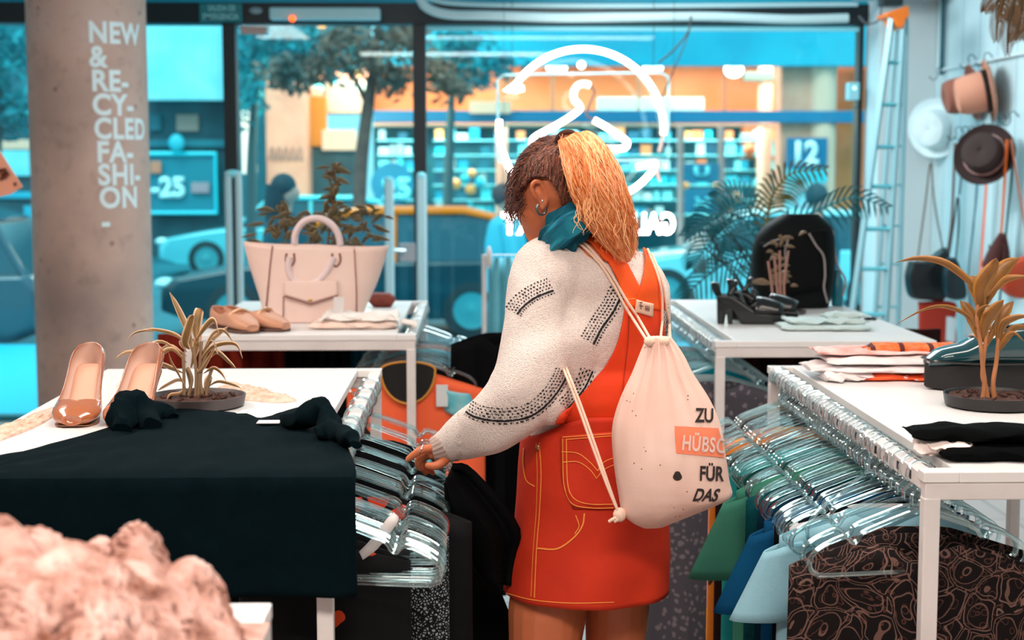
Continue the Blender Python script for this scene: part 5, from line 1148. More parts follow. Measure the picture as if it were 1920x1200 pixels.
# ================================================================ right wall
def W(px, py, off=.06):
    Y = (XW - off) * F / (px - 890); p = P(px, py, Y); Y *= (XW - off) / p.x; return P(px, py, Y)
def hook(p, L=.07, parent=None):
    return MB().tube([V((XW - .004, p.y, p.z + L * .6)), V((XW - .03, p.y, p.z + L)), V((XW - .05, p.y, p.z + L * .8)), V((XW - .045, p.y, p.z + L * .3)), V((XW - .07, p.y, p.z)), V((XW - .095, p.y, p.z + .02))], .003, 6, 22)
hkm = mat('hook_steel', (70, 110, 120), .3, metal=.7)
for i, (x, y) in enumerate(((1763, 150), (1822, 128), (1852, 125), (1798, 262), (1810, 262), (1822, 262), (1846, 258), (1866, 240), (1878, 240), (1900, 236))):
    tag(hook(W(x, y, .03)).build('wall_hook', hkm), 'thin metal S-hook on the white board wall above the hats and straps', 'hook', 'S-hooks on the board wall')
tag(MB().box(XW - .022, XW, P(1920, 200, 6.2).y, 8.6, W(1850, 112, .02).z - .01, W(1850, 112, .02).z + .004).build('hook_rail', mat('rail_white', (206, 220, 224), .5), smooth=False), 'upper white hook rail along the board wall above the hats', 'rail')
def hat(name, lab, c, ax, R, h, m, bandm, brimup=.02, straw=False, bow=False):
    t = thing(name, lab, 'hat', c); q = V(ax).normalized().to_track_quat('Z', 'Y').to_matrix().to_4x4(); M = Matrix.Translation(V(c)) @ q
    r0 = R * .66; prof = [(R, brimup), (R * .98, brimup + .004), (R * .8, .004), (r0 + .004, .0), (r0, .006), (r0 * .97, h * .3), (r0 * .93, h * .75), (r0 * .82, h * .95), (r0 * .55, h), (r0 * .2, h * .93), (.001, h * .9)]
    mb = MB(); mb.lathe(prof, M=M, seg=40, cap=False)
    if straw:
        for i, v in enumerate(mb.bm.verts): v.co += M.to_3x3() @ V((0, 0, .012 * noise.noise(v.co * 14)))
    mb.build('felt' if not straw else 'straw', m, t, solid=.004)
    if bandm:
        MB().lathe([(r0 + .005, .004), (r0 + .004, h * .26), (r0 + .001, h * .26), (r0 + .001, .004)], M=M, seg=40, cap=False).build('band', bandm, t, solid=.002)
    return t
tanf = mat('tan_felt', (216, 148, 122), .85, c2=(206, 138, 112), ns=5); brf = mat('brown_felt', (150, 92, 76), .85); dkf = mat('dark_brown_felt', (48, 26, 24), .8)
bk2 = mat('band_black', (14, 10, 12), .6)
hat('felt_hat', 'tan felt hat with a black band, topmost of the wall hats', W(1862, 168, .05), (-.95, .22, -.2), .155, .18, tanf, bk2)
hat('felt_hat', 'brown felt hat hanging just left behind the tan one', W(1832, 172, .03), (-.95, .08, -.2), .145, .17, brf, None)
hat('straw_hat', 'white soft sun hat, lowest left of the wall hats', W(1756, 240, .05), (-.7, -.68, -.1), .165, .10, mat('white_straw', (226, 238, 240), .8, nb=(50, .6, .004)), None, straw=True)
hat('felt_hat', 'dark brown felt hat with a pale pink band, hanging over the straps', W(1848, 292, .16), (-.58, -.78, .28), .15, .10, dkf, mat('band_pink', (190, 140, 134), .6))
def strap(lab, pts, w_, m, off=.05, name='strap', cat='strap', group=None, sq=.25):
    return tag(MB().tube([W(x, y, off) for x, y in pts], w_, 8, 30, sq=sq, up=V((1, 0, 0))).build(name, m), lab, cat, group)
strap('long brown leather strap hanging left of the dark hat', [(1791, 268), (1788, 340), (1784, 420), (1776, 480)], .019, mat('brown_strap', (112, 66, 56), .6), .07)
strap('short black belt end with a pale buckle left of the dark hat', [(1808, 270), (1804, 320), (1799, 365)], .012, mat('black_belt', (14, 34, 40), .5), .1, 'belt', 'belt')
strap('teal blue strap hanging below the dark hat', [(1834, 262), (1832, 350), (1824, 430), (1816, 520), (1822, 600)], .011, mat('teal_strap', (0, 84, 112), .6), .05)
strap('bright orange strap hanging straight below the dark hat', [(1852, 262), (1849, 350), (1843, 440), (1838, 520), (1836, 600)], .015, mat('orange_strap', (246, 110, 70), .6), .06)
strap('dark green strap at the right of the board wall', [(1900, 262), (1896, 340), (1888, 420), (1880, 500), (1874, 570)], .015, mat('dgreen_strap', (8, 84, 84), .6), .06)
strap('orange leather strap looped right of the dark hat', [(1888, 262), (1884, 330), (1880, 400), (1876, 450)], .016, mat('orange_leather', (200, 90, 24), .5), .10)
strap('slanting brown strap at the right picture edge', [(1896, 262), (1906, 330), (1918, 400), (1926, 450)], .012, mat('brown2', (150, 74, 40), .5), .10)
m = MB(); r_ = random.Random(6); q = W(1874, 500, .12)
m.tube([W(1880, 440, .1), W(1874, 470, .1), W(1868, 500, .1)], [.02, .05, .07], 12, 10)
for k in range(40):
    a = W(1868 + r_.uniform(-14, 16), 455 + r_.uniform(0, 20), .1); m.tube([a, a + V((r_.uniform(-.02, .02), r_.uniform(-.02, .02), -.08)), a + V((r_.uniform(-.03, .03), 0, -.14 - .05 * r_.random()))], .004, 5, 6)
tag(m.build('fringed_pouch', mat('fringe_brown', (70, 24, 20), .8)), 'dark brown fringed leather pouch hanging below the orange strap', 'bag')
def wallbag(name, lab, pts, Y, dep, m, strap_pts=None, sm_=None):
    c = P(sum(x for x, y in pts) / len(pts), sum(y for x, y in pts) / len(pts), Y); t = thing(name, lab, 'handbag', (c.x, c.y, P(0, max(y for x, y in pts), Y).z)); rows = []
    pl_ = spline([P(x, y, Y) for x, y in pts] + [P(pts[0][0], pts[0][1], Y)], 48)[:-1]
    for k, s_ in ((-1, .7), (-.85, .9), (-.4, 1), (.4, 1), (.85, .9), (1, .7)): rows.append([c + (p - c) * s_ + V((0, k * dep / 2, 0)) for p in pl_])
    MB().grid(rows, True, True).build('body', m, t)
    if strap_pts: MB().tube([P(x, y, Y) for x, y in strap_pts], .005, 7, 40).build('strap', sm_ or m, t)
    return t
wallbag('handbag', 'black leather handbag hanging on the board wall', [(1705, 490), (1740, 488), (1760, 470), (1775, 468), (1778, 520), (1770, 560), (1735, 562), (1706, 556), (1698, 520)], 8.05, .12, mat('black_bag', (6, 14, 20), .45), [(1720, 490), (1735, 380), (1745, 306), (1752, 380), (1772, 490)], mat('thin_strap', (120, 110, 104), .5))
wallbag('handbag', 'small dark blue-black pouch overlapping the black handbag', [(1775, 485), (1790, 484), (1800, 505), (1810, 540), (1806, 560), (1775, 558), (1768, 520)], 7.85, .09, mat('navy_bag', (4, 30, 38), .4), [(1778, 488), (1788, 420), (1796, 370), (1798, 420), (1792, 488)])
wallbag('shoulder_bag', 'rust orange round bag at the right picture edge', [(1880, 500), (1910, 484), (1945, 484), (1950, 540), (1925, 558), (1895, 556), (1876, 535)], 6.75, .1, mat('rust_bag', (190, 62, 24), .5))
wallbag('fabric_bag', 'red cloth bag hanging below the black handbag', [(1722, 566), (1788, 566), (1790, 600), (1788, 650), (1730, 650)], 8.05, .06, mat('red_cloth', (176, 46, 26), .8))
tag(MB().box(W(1786, 625, .1).x - .02, W(1786, 625, .1).x + .0, W(1786, 625, .1).y - .05, W(1786, 625, .1).y + .05, W(1786, 640, .1).z, W(1786, 595, .1).z).build('price_tag', mat('tag_card2', (190, 200, 204), .7), smooth=False), 'pale tag on the red cloth bag', 'price tag')
ob_ = thing('socket_box', 'pinkish surface socket box on the board wall above the black handbag', 'socket', W(1738, 400, .04)); q = W(1738, 402, 0)
MB().box(XW - .085, XW, q.y - .05, q.y + .05, q.z - .055, q.z + .05).build('case', mat('socket_pink', (176, 140, 130), .5), ob_, smooth=False, bevel=.006)
MB().box(XW - .09, XW - .084, q.y - .035, q.y + .035, q.z - .035, q.z + .03).build('cover', mat('socket_cover', (226, 170, 150), .5), ob_, smooth=False, bevel=.002)
tag(MB().tube([V((XW - .02, W(1769, 0, .02).y, ZC)), V((XW - .02, W(1769, 0, .02).y, W(1767, 140, .02).z))], .012, 8).build('wall_pipe', mat('pipe_teal', (10, 84, 98), .5)), 'thin dark teal pipe running down the board wall from the top', 'pipe')
# ladder
la = thing('step_ladder', 'grey aluminium step ladder with an orange top cap leaning by the wall', 'ladder', (P(1640, 590, 8.0).x, 8.0, 0)); alu = mat('aluminium', (150, 190, 198), .4, metal=.3)
LY = 7.9
def base(x, ytop, xb, Yt, Yb):
    """rail from a pixel at the top down to the floor"""
    a = P(x, ytop, Yt); b = P(xb, 600, Yb); d = (b - a); return a, a + d * ((a.z - .0) / (a.z - b.z))
rl = []
for x, xb, Yt, Yb, wd in ((1672, 1596, LY, LY - .1, .018), (1692, 1660, LY, LY - .1, .02), (1680, 1640, LY + .1, LY + .3, .014), (1700, 1684, LY + .1, LY + .3, .014)):
    a, b = base(x, 34, xb, Yt, Yb); rl.append((a, b)); MB().tube([a, b], wd, 4, sq=1.4, up=V((0, 1, 0))).build('rail', alu, la)
for y in (115, 195, 275, 350, 430, 505, 590, 680):
    (a, b), (c_, d) = rl[0], rl[1]; z_ = P(0, y, LY).z; f1 = (a.z - z_) / (a.z - b.z); f2 = (c_.z - z_) / (c_.z - d.z); p, q = a.lerp(b, f1), c_.lerp(d, f2)
    MB().tube([p, q], .022, 4, sq=.5).build('step', mat('step_teal', (90, 178, 190), .4), la)
    if y < 600: p, q = rl[2][0].lerp(rl[2][1], f1), rl[3][0].lerp(rl[3][1], f2); MB().tube([p, q], .012, 4, sq=.5).build('rear_brace', mat('step_teal', (90, 178, 190), .4), la)
MB().prism([P(x, y, LY - .05) for x, y in ((1662, 24), (1704, 10), (1706, 30), (1700, 34), (1693, 54), (1682, 48), (1676, 34), (1664, 30))], (0, .2, 0)).build('top_cap', mat('orange_cap', (246, 120, 20), .5), la, bevel=.006)
# corner box and cable at the beam
tag(MB().tube([P(x, y, 8.2) for x, y in ((1610, 30), (1625, 44), (1645, 40), (1652, 20), (1650, 0))], .006, 6, 24).build('wall_cable', mat('cable_grey', (90, 90, 96), .6)), 'thin grey cable curling under the beam at the top right of the window', 'cable')
tag(MB().box(P(1650, 0, 8.2).x, P(1690, 0, 8.2).x, 8.15, 8.25, P(0, 8, 8.2).z, P(0, -14, 8.2).z).build('junction_box', mat('dark_box', (14, 34, 38), .5), smooth=False, bevel=.01), 'dark box at the top edge above the ladder', 'box')
# hanging fern, top right
fe = thing('hanging_fern', 'brown-green fern hanging down at the top right corner', 'plant', P(1905, -40, 4.6)); fm = leafmat('fern_leaf', (116, 76, 22), (90, 66, 26)); q = P(1915, -60, 4.6)
MB().lathe([(.06, -.06), (.09, .02), (.095, .03), (.08, .03), (.001, .02)], q, 24).build('pot', mat('fern_pot', (120, 90, 70), .7), fe)
MB().tube([q + V((0, 0, .02)), V((q.x, q.y, ZC))], .003, 5).build('cord', cordm, fe)
for pts in ([(1905, -60), (1880, -20), (1858, 0), (1846, 20)], [(1905, -50), (1880, 0), (1870, 40), (1868, 75)], [(1910, -50), (1896, 20), (1890, 60), (1889, 100)], [(1915, -50), (1915, 10), (1908, 50), (1896, 78)], [(1915, -50), (1925, 10), (1922, 50), (1905, 70)], [(1900, -60), (1890, -20), (1880, 10), (1876, 40)], [(1920, -50), (1930, 0), (1932, 40), (1918, 70)], [(1905, -50), (1900, 0), (1900, 20), (1898, 45)], [(1915, -40), (1912, 0), (1914, 25), (1910, 50)]):
    frond(pts, 4.6, .03, fm, fe, 22, 1.1, mn=.008)
# cardboard sign at the left edge
cs = thing('cardboard_sign', 'tilted peach cardboard sign hanging at the left picture edge', 'sign', P(0, 360, 6.2))
pts = [P(x, y, 6.2) for x, y in ((-60, 300), (-10, 268), (42, 350), (20, 364), (-30, 376))]
mb = MB().prism(pts, (0, .008, 0)); mb.build('board', mat('peach_card', (246, 164, 132), .8, c2=(240, 176, 150), ns=6), cs, smooth=False, bevel=.001)
m = MB()
for a, b in (((-4, 322), (6, 318)), ((2, 330), (14, 322)), ((0, 336), (12, 330)), ((8, 316), (16, 328))): m.tube([P(*a, 6.19), P(*b, 6.19)], .007, 5)
m.ell(P(28, 345, 6.19), (.006, .003, .008)); m.build('print', mat('card_print', (96, 44, 24), .8), cs)
MB().tube([P(-10, 270, 6.2), V((P(-10, 270, 6.2).x, 6.2, ZC))], .002, 5).build('string', cordm, cs)
# ================================================================ the woman
D0 = 2.85
def Q(x, y, dy=0.0): return P(x, y, D0 + dy)
wo = thing('person', 'woman seen from behind in a white patterned sweater and orange overall skirt, flicking through hangers', 'person', (Q(1105, 900).x, D0, 0))
skin = mat('skin', (206, 118, 76), .5, c2=(194, 104, 66), ns=6); skin.node_tree.nodes['Principled BSDF'].inputs['Subsurface Weight'].default_value = .12
skin.node_tree.nodes['Principled BSDF'].inputs['Subsurface Radius'].default_value = (.02, .008, .004)
def chain(m, pts, rs, seg=14, n=None):
    """tapered limb through the joints; pts = (px, py, dy)"""
    p = [Q(*a) for a in pts]; n = n or len(p) * 6; m.tube(p, rs, seg, n); m.ell(p[0], (rs[0],) * 3); m.ell(p[-1], (rs[-1],) * 3)
def tiltY(a): return Matrix.Rotation(a, 3, 'Y')
b = MB()
b.ell(Q(1045, 343), (.076, .088, .080)); b.ell(Q(1030, 362), (.062, .078, .066))
b.ell(Q(1006, 400), (.036, .052, .060), tiltY(-.45)); b.ell(Q(1018, 412, .01), (.040, .050, .052)); b.ell(Q(1024, 434, .0), (.030, .040, .030))
b.tube([Q(980, 405, -.004), Q(990, 432, -.006), Q(1004, 453, -.006)], [.006, .009, .012], 10, 10); b.ell(Q(1003, 452, -.006), (.012, .013, .010)); b.ell(Q(1010, 462, -.004), (.012, .022, .007)); b.ell(Q(1016, 470, 0), (.013, .022, .007))
b.ell(Q(981, 398, -.03), (.009, .013, .011)); b.ell(Q(1040, 395, -.01), (.045, .062, .045))
chain(b, [(1050, 385, .01), (1085, 435, .0), (1115, 480, .0)], [.055, .056, .07]); b.ell(Q(1120, 478, -.01), (.080, .085, .045), tiltY(.18))
# ear
ec = Q(1010, 362, -.072)
b.tube([Q(1014, 380, -.074), Q(1003, 368, -.082), Q(997, 350, -.086), Q(1003, 340, -.086), Q(1013, 342, -.084), Q(1020, 355, -.080), Q(1024, 372, -.078), Q(1020, 386, -.078), Q(1014, 392, -.078)], [.004, .004, .0045, .0045, .0045, .005, .005, .006, .005], 8, 40)
b.ell(Q(1013, 366, -.070), (.012, .010, .022), tiltY(-.2))
# torso core, legs, feet
b.ell(Q(1115, 610), (.098, .07, .14)); b.ell(Q(1112, 900), (.110, .09, .11)); b.tube([Q(1115, 600), Q(1112, 900)], .078, 16, 8)
for pts, rs in (([(1045, 1000, .0), (1026, 1150, -.02), (1016, 1332, -.04), (1026, 1500, -.02), (1030, 1735, .0)], [.070, .076, .056, .052, .034]), ([(1165, 1000, .03), (1156, 1150, .03), (1150, 1332, .03), (1150, 1500, .05), (1152, 1730, .07)], [.075, .062, .05, .048, .034])):
    chain(b, pts, rs, 18, 40); p = Q(*pts[-1]); b.ell(V((p.x - .03, p.y + .05, .045)), (.05, .10, .035), Matrix.Rotation(.4, 3, 'Z'))
# arms, hands
chain(b, [(1030, 520, -.05), (998, 690, -.10), (925, 785, -.08), (822, 842, -.02)], [.05, .042, .036, .022], 14, 30)
chain(b, [(1195, 540, .05), (1205, 680, .12), (1150, 770, .20), (1085, 800, .26)], [.045, .038, .032, .022], 14, 30)
hb = [(840, 845, -.02), (826, 847, -.022), (812, 850, -.024)]
b.tube([Q(*p) for p in hb], [.021, .024, .019], 14, 8, sq=.75); b.ell(Q(810, 849, -.024), (.010, .021, .013)); b.ell(Q(832, 856, -.03), (.018, .016, .013))
def finger(pts, r0=.0088, r1=.0066): chain(b, pts, [r0, r0 * .95, r1], 10, 16)
finger([(808, 841, -.044), (791, 843, -.052), (777, 852, -.050), (765, 861, -.046)], .0086, .0062)       # index, pointing to the hangers
finger([(806, 848, -.026), (790, 855, -.032), (784, 868, -.026), (788, 878, -.016)], .0086, .0064)       # middle, bent down
finger([(808, 854, -.010), (795, 863, -.012), (793, 877, -.006), (798, 886, .004)], .0082, .0060)        # ring finger
finger([(814, 859, .004), (806, 869, .004), (806, 880, .008), (812, 887, .014)], .0074, .0054)           # little finger
finger([(836, 860, -.046), (826, 870, -.058), (814, 874, -.062), (803, 873, -.060)], .0096, .0072)       # thumb under the palm
for dx in (-12, -5, 2, 9): finger([(1078 + dx, 806, .27), (1072 + dx, 816, .29), (1072 + dx, 828, .28)], .008, .006)
finger([(1090, 806, .27), (1098, 816, .28), (1096, 824, .28)])
body = union(b, .0030, 4); skt = bvh(body); body.build('body', skin, wo)
for (x, y, dy, r) in ((787, 838, -.044, .0095),): 
    MB().tube([Q(x + 2, y + 5, dy - .008) + V((.0035 * math.cos(a) * 1.2, r * math.sin(a) * .9, r * math.cos(a))) for a in [2 * PI * k / 16 for k in range(17)]], .0014, 6).build('ring', mat('silver', (220, 220, 220), .2, metal=.9), wo)
MB().ell(Q(805, 866, -.034), (.006, .005, .005)).build('ring', mat('turquoise', (90, 190, 210), .2, coat=.6), wo)
MB().ell(Q(763.5, 862, -.040), (.0035, .003, .004)).build('nail', mat('nail', (226, 150, 120), .3), wo)
MB().tube([Q(1009, 383, -.092), Q(1006, 392, -.094), Q(1012, 402, -.094), Q(1022, 400, -.09), Q(1024, 388, -.088)], .0022, 6, 24).build('earring', mat('earring_dark', (90, 96, 96), .3, metal=.8), wo)
MB().ell(Q(1017, 377, -.092), (.002, .002, .003)).build('ear_stud', mat('silver', (220, 220, 220), .2, metal=.9), wo)
# sweater
s = MB()
s.ell(Q(1118, 610), (.128, .110, .17)); s.ell(Q(1100, 525, -.01), (.105, .100, .075)); s.ell(Q(1112, 740), (.130, .112, .12)); s.ell(Q(1032, 792, .0), (.045, .075, .05)); s.ell(Q(1160, 540, .0), (.075, .095, .078))
s.ell(Q(1032, 521, -.05), (.077, .075, .076)); s.ell(Q(1068, 500, -.03), (.065, .075, .052)); s.ell(Q(1199, 535, .04), (.050, .06, .066)); s.ell(Q(1216, 590, .02), (.040, .07, .09))
chain(s, [(1014, 535, -.06), (1008, 600, -.085), (999, 675, -.11), (978, 738, -.12), (932, 785, -.10), (882, 812, -.06), (852, 829, -.035), (834, 838, -.026)], [.064, .060, .066, .066, .056, .047, .038, .031], 20, 44)
chain(s, [(1200, 550, .05), (1212, 660, .12), (1165, 765, .20), (1100, 800, .255)], [.055, .05, .045, .032], 16, 30)
s.ell(Q(1075, 640, -.08), (.05, .05, .09)); s.ell(Q(1030, 745, -.11), (.035, .05, .05)); s.ell(Q(945, 715, -.12), (.028, .045, .028))
sw = union(s, .0055, 7)
for v in sw.bm.verts:       # soft folds running across the sleeve and back
    x, y = PX(v.co); d_ = (v.co - Q(1040, 640)).normalized()
    f = math.sin((x * .55 + y * .9) * .055 + 1.2 * noise.noise(v.co * 9)) * .0035 + noise.noise(v.co * 12) * .006
    if x > 860: v.co += d_ * f
swt = bvh(sw); knit = mat('white_sweater', (240, 224, 216), .95, spec=.1); n = N(knit)
mp = n.new('Mapping'); n.ln(n.oc(), mp.inputs[0]); mp.inputs['Scale'].default_value = (1, 1, 1.9); mp.inputs['Rotation'].default_value = (0, .5, 0)
v1 = n.tex('Voronoi', 290, mp.outputs[0]); v1.inputs['Randomness'].default_value = .55; t1 = n.tex('Noise', 60)
n.ln(n.ramp(v1.outputs[0], [(.25, lin((248, 234, 226))), (.85, lin((222, 202, 194)))]), n.b.inputs['Base Color']); n.bump(n.m('ADD', n.m('MULTIPLY', v1.outputs[0], -1.0), t1.outputs[0]), .8, .0022)
sw.build('sweater', knit, wo)
m = MB(); rib = spline([Q(852, 830, -.035), Q(832, 839, -.026), Q(818, 844, -.022), Q(811, 846, -.022)], 20); fr = frames(rib); rows = []
for i, (p, (t, x, y)) in enumerate(zip(rib, fr)): rr = terp([.036, .0335, .031, .029, .026], i / 19); rows.append([p + (x * math.cos(a) + y * math.sin(a) * .85) * (rr + .0007 * math.sin(a * 21)) for a in [2 * PI * k / 84 for k in range(168)]])
m.grid(rows, True).build('ribbed_cuff', mat('cuff_knit', (224, 204, 194), .9), wo, solid=.002)
def stripemat(name, reps):
    mm = mat(name, (30, 26, 28), .9); n = N(mm); sp = n.new('SeparateXYZ'); n.ln(n.uv(), sp.inputs[0]); u, v = sp.outputs[0], sp.outputs[1]
    nzs = n.tex('Noise', 260); v = n.m('ADD', v, n.m('MULTIPLY', n.m('SUBTRACT', nzs.outputs[0], .5), .06)); u = n.m('ADD', u, n.m('MULTIPLY', n.m('SUBTRACT', nzs.outputs[0], .5), .10)); r = n.m('MULTIPLY', u, 6.0); fu = n.m('SUBTRACT', n.m('FRACT', r), .5); off = n.m('MULTIPLY', n.m('MODULO', n.m('FLOOR', r), 2.0), .5)
    fv = n.m('SUBTRACT', n.m('FRACT', n.m('ADD', n.m('MULTIPLY', v, float(reps)), off)), .5)
    dd = n.m('ADD', n.m('MULTIPLY', fu, fu), n.m('MULTIPLY', n.m('MULTIPLY', fv, fv), 1.2)); dot = n.m('LESS_THAN', dd, .075)
    ln1 = n.m('LESS_THAN', n.m('ABSOLUTE', n.m('SUBTRACT', u, .76)), .055); blk = n.m('MAXIMUM', ln1, dot)
    n.b.inputs['Base Color'].default_value = lin((24, 24, 30)); n.ln(blk, n.b.inputs['Alpha']); return mm
def stripe(pts, wpx, reps, nm, tree=swt):
    m = MB(); line(m, tree, pts, wpx, 34, .0015, 9); m.build('knit_stripe', stripemat(nm, reps), wo)
stripe([(953, 602), (972, 572), (1000, 550), (1034, 536)], 36, 15, 'stripe_shoulder')
stripe([(1103, 640), (1120, 610), (1142, 578), (1160, 542)], 38, 18, 'stripe_back')
stripe([(874, 762), (900, 775), (945, 780), (990, 772), (1022, 748), (1045, 718), (1056, 694)], 34, 28, 'stripe_forearm')
stripe([(1056, 762), (1072, 745), (1090, 722), (1103, 692)], 32, 10, 'stripe_lower_back')
stripe([(1244, 640), (1247, 610), (1247, 580), (1243, 560)], 12, 10, 'stripe_right_side')
# overall skirt
org = mat('orange_corduroy_shaded', (210, 48, 4), .8, c2=(196, 40, 3), ns=9, nb=(260, .3, .001)); n = N(org)  # skirt copy of the overall cloth, darkened for light falling off downwards
orl = mat('orange_corduroy_lit', (246, 92, 6), .75, c2=(240, 80, 4), ns=9, nb=(260, .3, .001)); stit = mat('orange_stitch', (255, 160, 70), .6)  # strap copy of the overall cloth, brightened as the better lit part
ys = [800, 860, 930, 985, 1050, 1140]; Ls = [978, 973, 970, 965, 954, 945]; Rs = [1236, 1246, 1251, 1253, 1256, 1254]; Ry = [.118, .122, .128, .130, .134, .140]; rows = []
def ytop(x): return terp([816, 798, 776, 764, 764, 764, 764, 764], max(0, min(1, (x - 975) / 270)))
for i in range(40):
    f = i / 39; row = []
    for j in range(120):
        a = 2 * PI * j / 120; ca = math.copysign(abs(math.cos(a)) ** .92, math.cos(a)); x = (terp(Ls, f) + terp(Rs, f)) / 2 + ca * (terp(Rs, f) - terp(Ls, f)) / 2
        yt_ = ytop(x) if math.sin(a) < .2 else 800; hem = 1104; y = yt_ + (hem - yt_) * f; z = Q(x, y).z
        wr_ = 1 + .03 * noise.noise(V((a * 2.2, f * 5, 1))) + .02 * math.sin(a * 7 + f * 6) * f + .012 * math.sin(f * 22 + a * 3) * (1 - f)
        row.append(V((Q(x, 900).x, D0 + terp(Ry, f) * math.sin(a) * wr_, z)))
    rows.append(row)
sk = MB().grid(rows, True); skirt_t = bvh(sk); sk.build('overall_skirt', org, wo, solid=.004)
allt = [swt, skirt_t, skt]
pl = patch([swt], [(1172, 560), (1164, 610), (1150, 655), (1120, 705), (1085, 745), (1052, 772), (1040, 790)], [(1226, 560), (1240, 610), (1240, 655), (1240, 705), (1242, 745), (1242, 772), (1242, 792)], 22, 30, .006)
bibt = bvh(pl); pl.build('overall_back_panel', mat('orange_corduroy_mid', (236, 66, 4), .8, c2=(224, 56, 3), ns=9, nb=(260, .3, .001)), wo, solid=.003)  # back panel copy, toned between the lit straps and shaded skirt
stl = patch([swt, skt], [(1058, 440), (1095, 451), (1135, 490), (1163, 545), (1172, 582)], [(1072, 428), (1118, 440), (1157, 475), (1188, 522), (1206, 560)], 9, 40, .007); stt = bvh(stl); stl.build('overall_strap', orl, wo, solid=.003)
st2 = patch([swt, skt], [(1203, 468), (1204, 500), (1198, 535), (1184, 575)], [(1208, 472), (1226, 508), (1238, 548), (1240, 582)], 9, 30, .008); st2t = bvh(st2); st2.build('overall_strap', orl, wo, solid=.003)
al2 = [bibt, skirt_t, stt, st2t, swt]
lb = patch([bibt, stt, st2t], [(1191, 561), (1188, 584)], [(1222, 569), (1221, 594)], 6, 6, .004); lbt = bvh(lb); lb.build('brand_patch', mat('patch_cream', (236, 196, 170), .7), wo, solid=.001)
m = MB()
for pts in (((1198, 567), (1204, 567)), ((1201, 566), (1201, 580)), ((1198, 572), (1205, 574)), ((1210, 573), (1210, 583)), ((1213, 573), (1213, 584)), ((1216, 574), (1216, 584)), ((1210, 578), (1216, 579))): line(m, lbt, pts, 1.5, 5, .0015)
m.build('patch_print', mat('patch_print', (120, 90, 84), .7), wo)
def stitch(pts, wd=1.6, n=40, off=.004, nm='stitching'):
    m = MB(); c = spline([(x, y, 0) for x, y in pts], n)
    line(m, al2, [(p.x, p.y) for p in c], wd, n * 2, off); m.build(nm, stit, wo)
pk = patch([skirt_t, bibt], [(1053, 816), (1053, 860), (1057, 905), (1075, 952)], [(1150, 808), (1152, 860), (1158, 905), (1160, 955)], 14, 16, .006); pkt = bvh(pk); pk.build('back_pocket', org, wo, solid=.002); al2.insert(0, pkt)
for o_ in (0, 7): stitch([(1150, 812 + o_ * .6), (1056 + o_, 819 + o_ * .6)]); stitch([(1056 + o_, 822), (1057 + o_, 870), (1060 + o_, 915), (1074 + o_, 944 - o_), (1110, 952 - o_), (1150, 952 - o_)])
stitch([(1054, 846), (1085, 850), (1108, 868), (1120, 882)]); stitch([(1120, 882), (1132, 866), (1150, 858)]); stitch([(1056, 866), (1085, 866), (1106, 880), (1118, 896)]); stitch([(1118, 896), (1132, 880), (1152, 870)])
stitch([(1010, 1028), (1045, 1028), (1075, 1008), (1092, 985), (1096, 962)], 2.6); stitch([(1080, 965), (1086, 985), (1078, 1000)])
stitch([(1014, 830), (1017, 890), (1014, 960), (1008, 1040), (1004, 1120)]); stitch([(1008, 830), (1010, 890), (1008, 960), (1002, 1040), (998, 1118)], 1.0)
stitch([(952, 1112), (1000, 1124), (1070, 1130), (1150, 1128)]); stitch([(1165, 545), (1172, 560), (1190, 560)], 1.2); stitch([(985, 840), (984, 870), (990, 900), (1005, 912)], 2.0)
m = MB(); m.ell(cast(1012, 839, al2, .004), (.006, .004, .006)); m.build('button', mat('button_metal', (190, 120, 90), .3, metal=.8), wo)
m = MB(); line(m, al2, [(1178, 580), (1176, 640), (1168, 720), (1165, 780)], 2.0, 30, .003); m.build('seam', mat('seam_dark', (176, 40, 8), .8), wo)
# scarf
scm = mat('teal_scarf', (6, 100, 130), .85, c2=(10, 128, 150), ns=22, nb=(140, .4, .002)); m = MB()
cp = [Q(1042, 452, -.062), Q(1054, 436, -.082), Q(1076, 418, -.092), Q(1104, 406, -.086), Q(1136, 412, -.055), Q(1160, 432, -.01), Q(1150, 440, .05), Q(1090, 450, .085), Q(1052, 466, .06), Q(1036, 466, .0), Q(1040, 458, -.05)]
cc = spline(cp, 90); fr = frames(cc); rows = []
for i, (p, (t, x, y)) in enumerate(zip(cc, fr)):
    f = i / 89; rr = terp([.030, .034, .032, .028, .022, .018, .02, .024, .028, .03, .03], f)
    rows.append([p + (x * math.cos(a) + y * math.sin(a) * 1.0) * (rr * (1 + .15 * math.sin(6 * a + f * 14) + .09 * math.sin(11 * a - f * 23) + .05 * math.sin(17 * a + f * 41))) for a in [2 * PI * k / 60 for k in range(110)]])
m.grid(rows, True, True); sct = bvh(m); m.build('scarf', scm, wo)
# hair
hd = mat('brown_hair', (92, 50, 38), .5); n = N(hd); mp = n.new('Mapping'); n.ln(n.oc(), mp.inputs[0]); mp.inputs['Rotation'].default_value = (0, .5, 0); mp.inputs['Scale'].default_value = (3.2, 1, .35)
t1 = n.tex('Noise', 70, mp.outputs[0]); n.ln(n.ramp(t1.outputs[0], [(.35, lin((48, 24, 20))), (.6, lin((108, 60, 46)))]), n.b.inputs['Base Color']); n.bump(t1.outputs[0], .6, .003)
hlx = [(940, 420), (968, 392), (984, 352), (1004, 334), (1024, 336), (1040, 352), (1052, 385), (1068, 418), (1085, 432), (1130, 440)]
def hairline(x):
    for (a, b_), (c_, d) in zip(hlx, hlx[1:]):
        if a <= x <= c_: return b_ + (d - b_) * (x - a) / (c_ - a)
    return 440
cap = MB(); cap.ell(Q(1046, 342), (.084, .094, .086), None, 90, 60)
dead = [v for v in cap.bm.verts if (PX(v.co)[1] > hairline(PX(v.co)[0])) and v.co.y < D0 + .06]
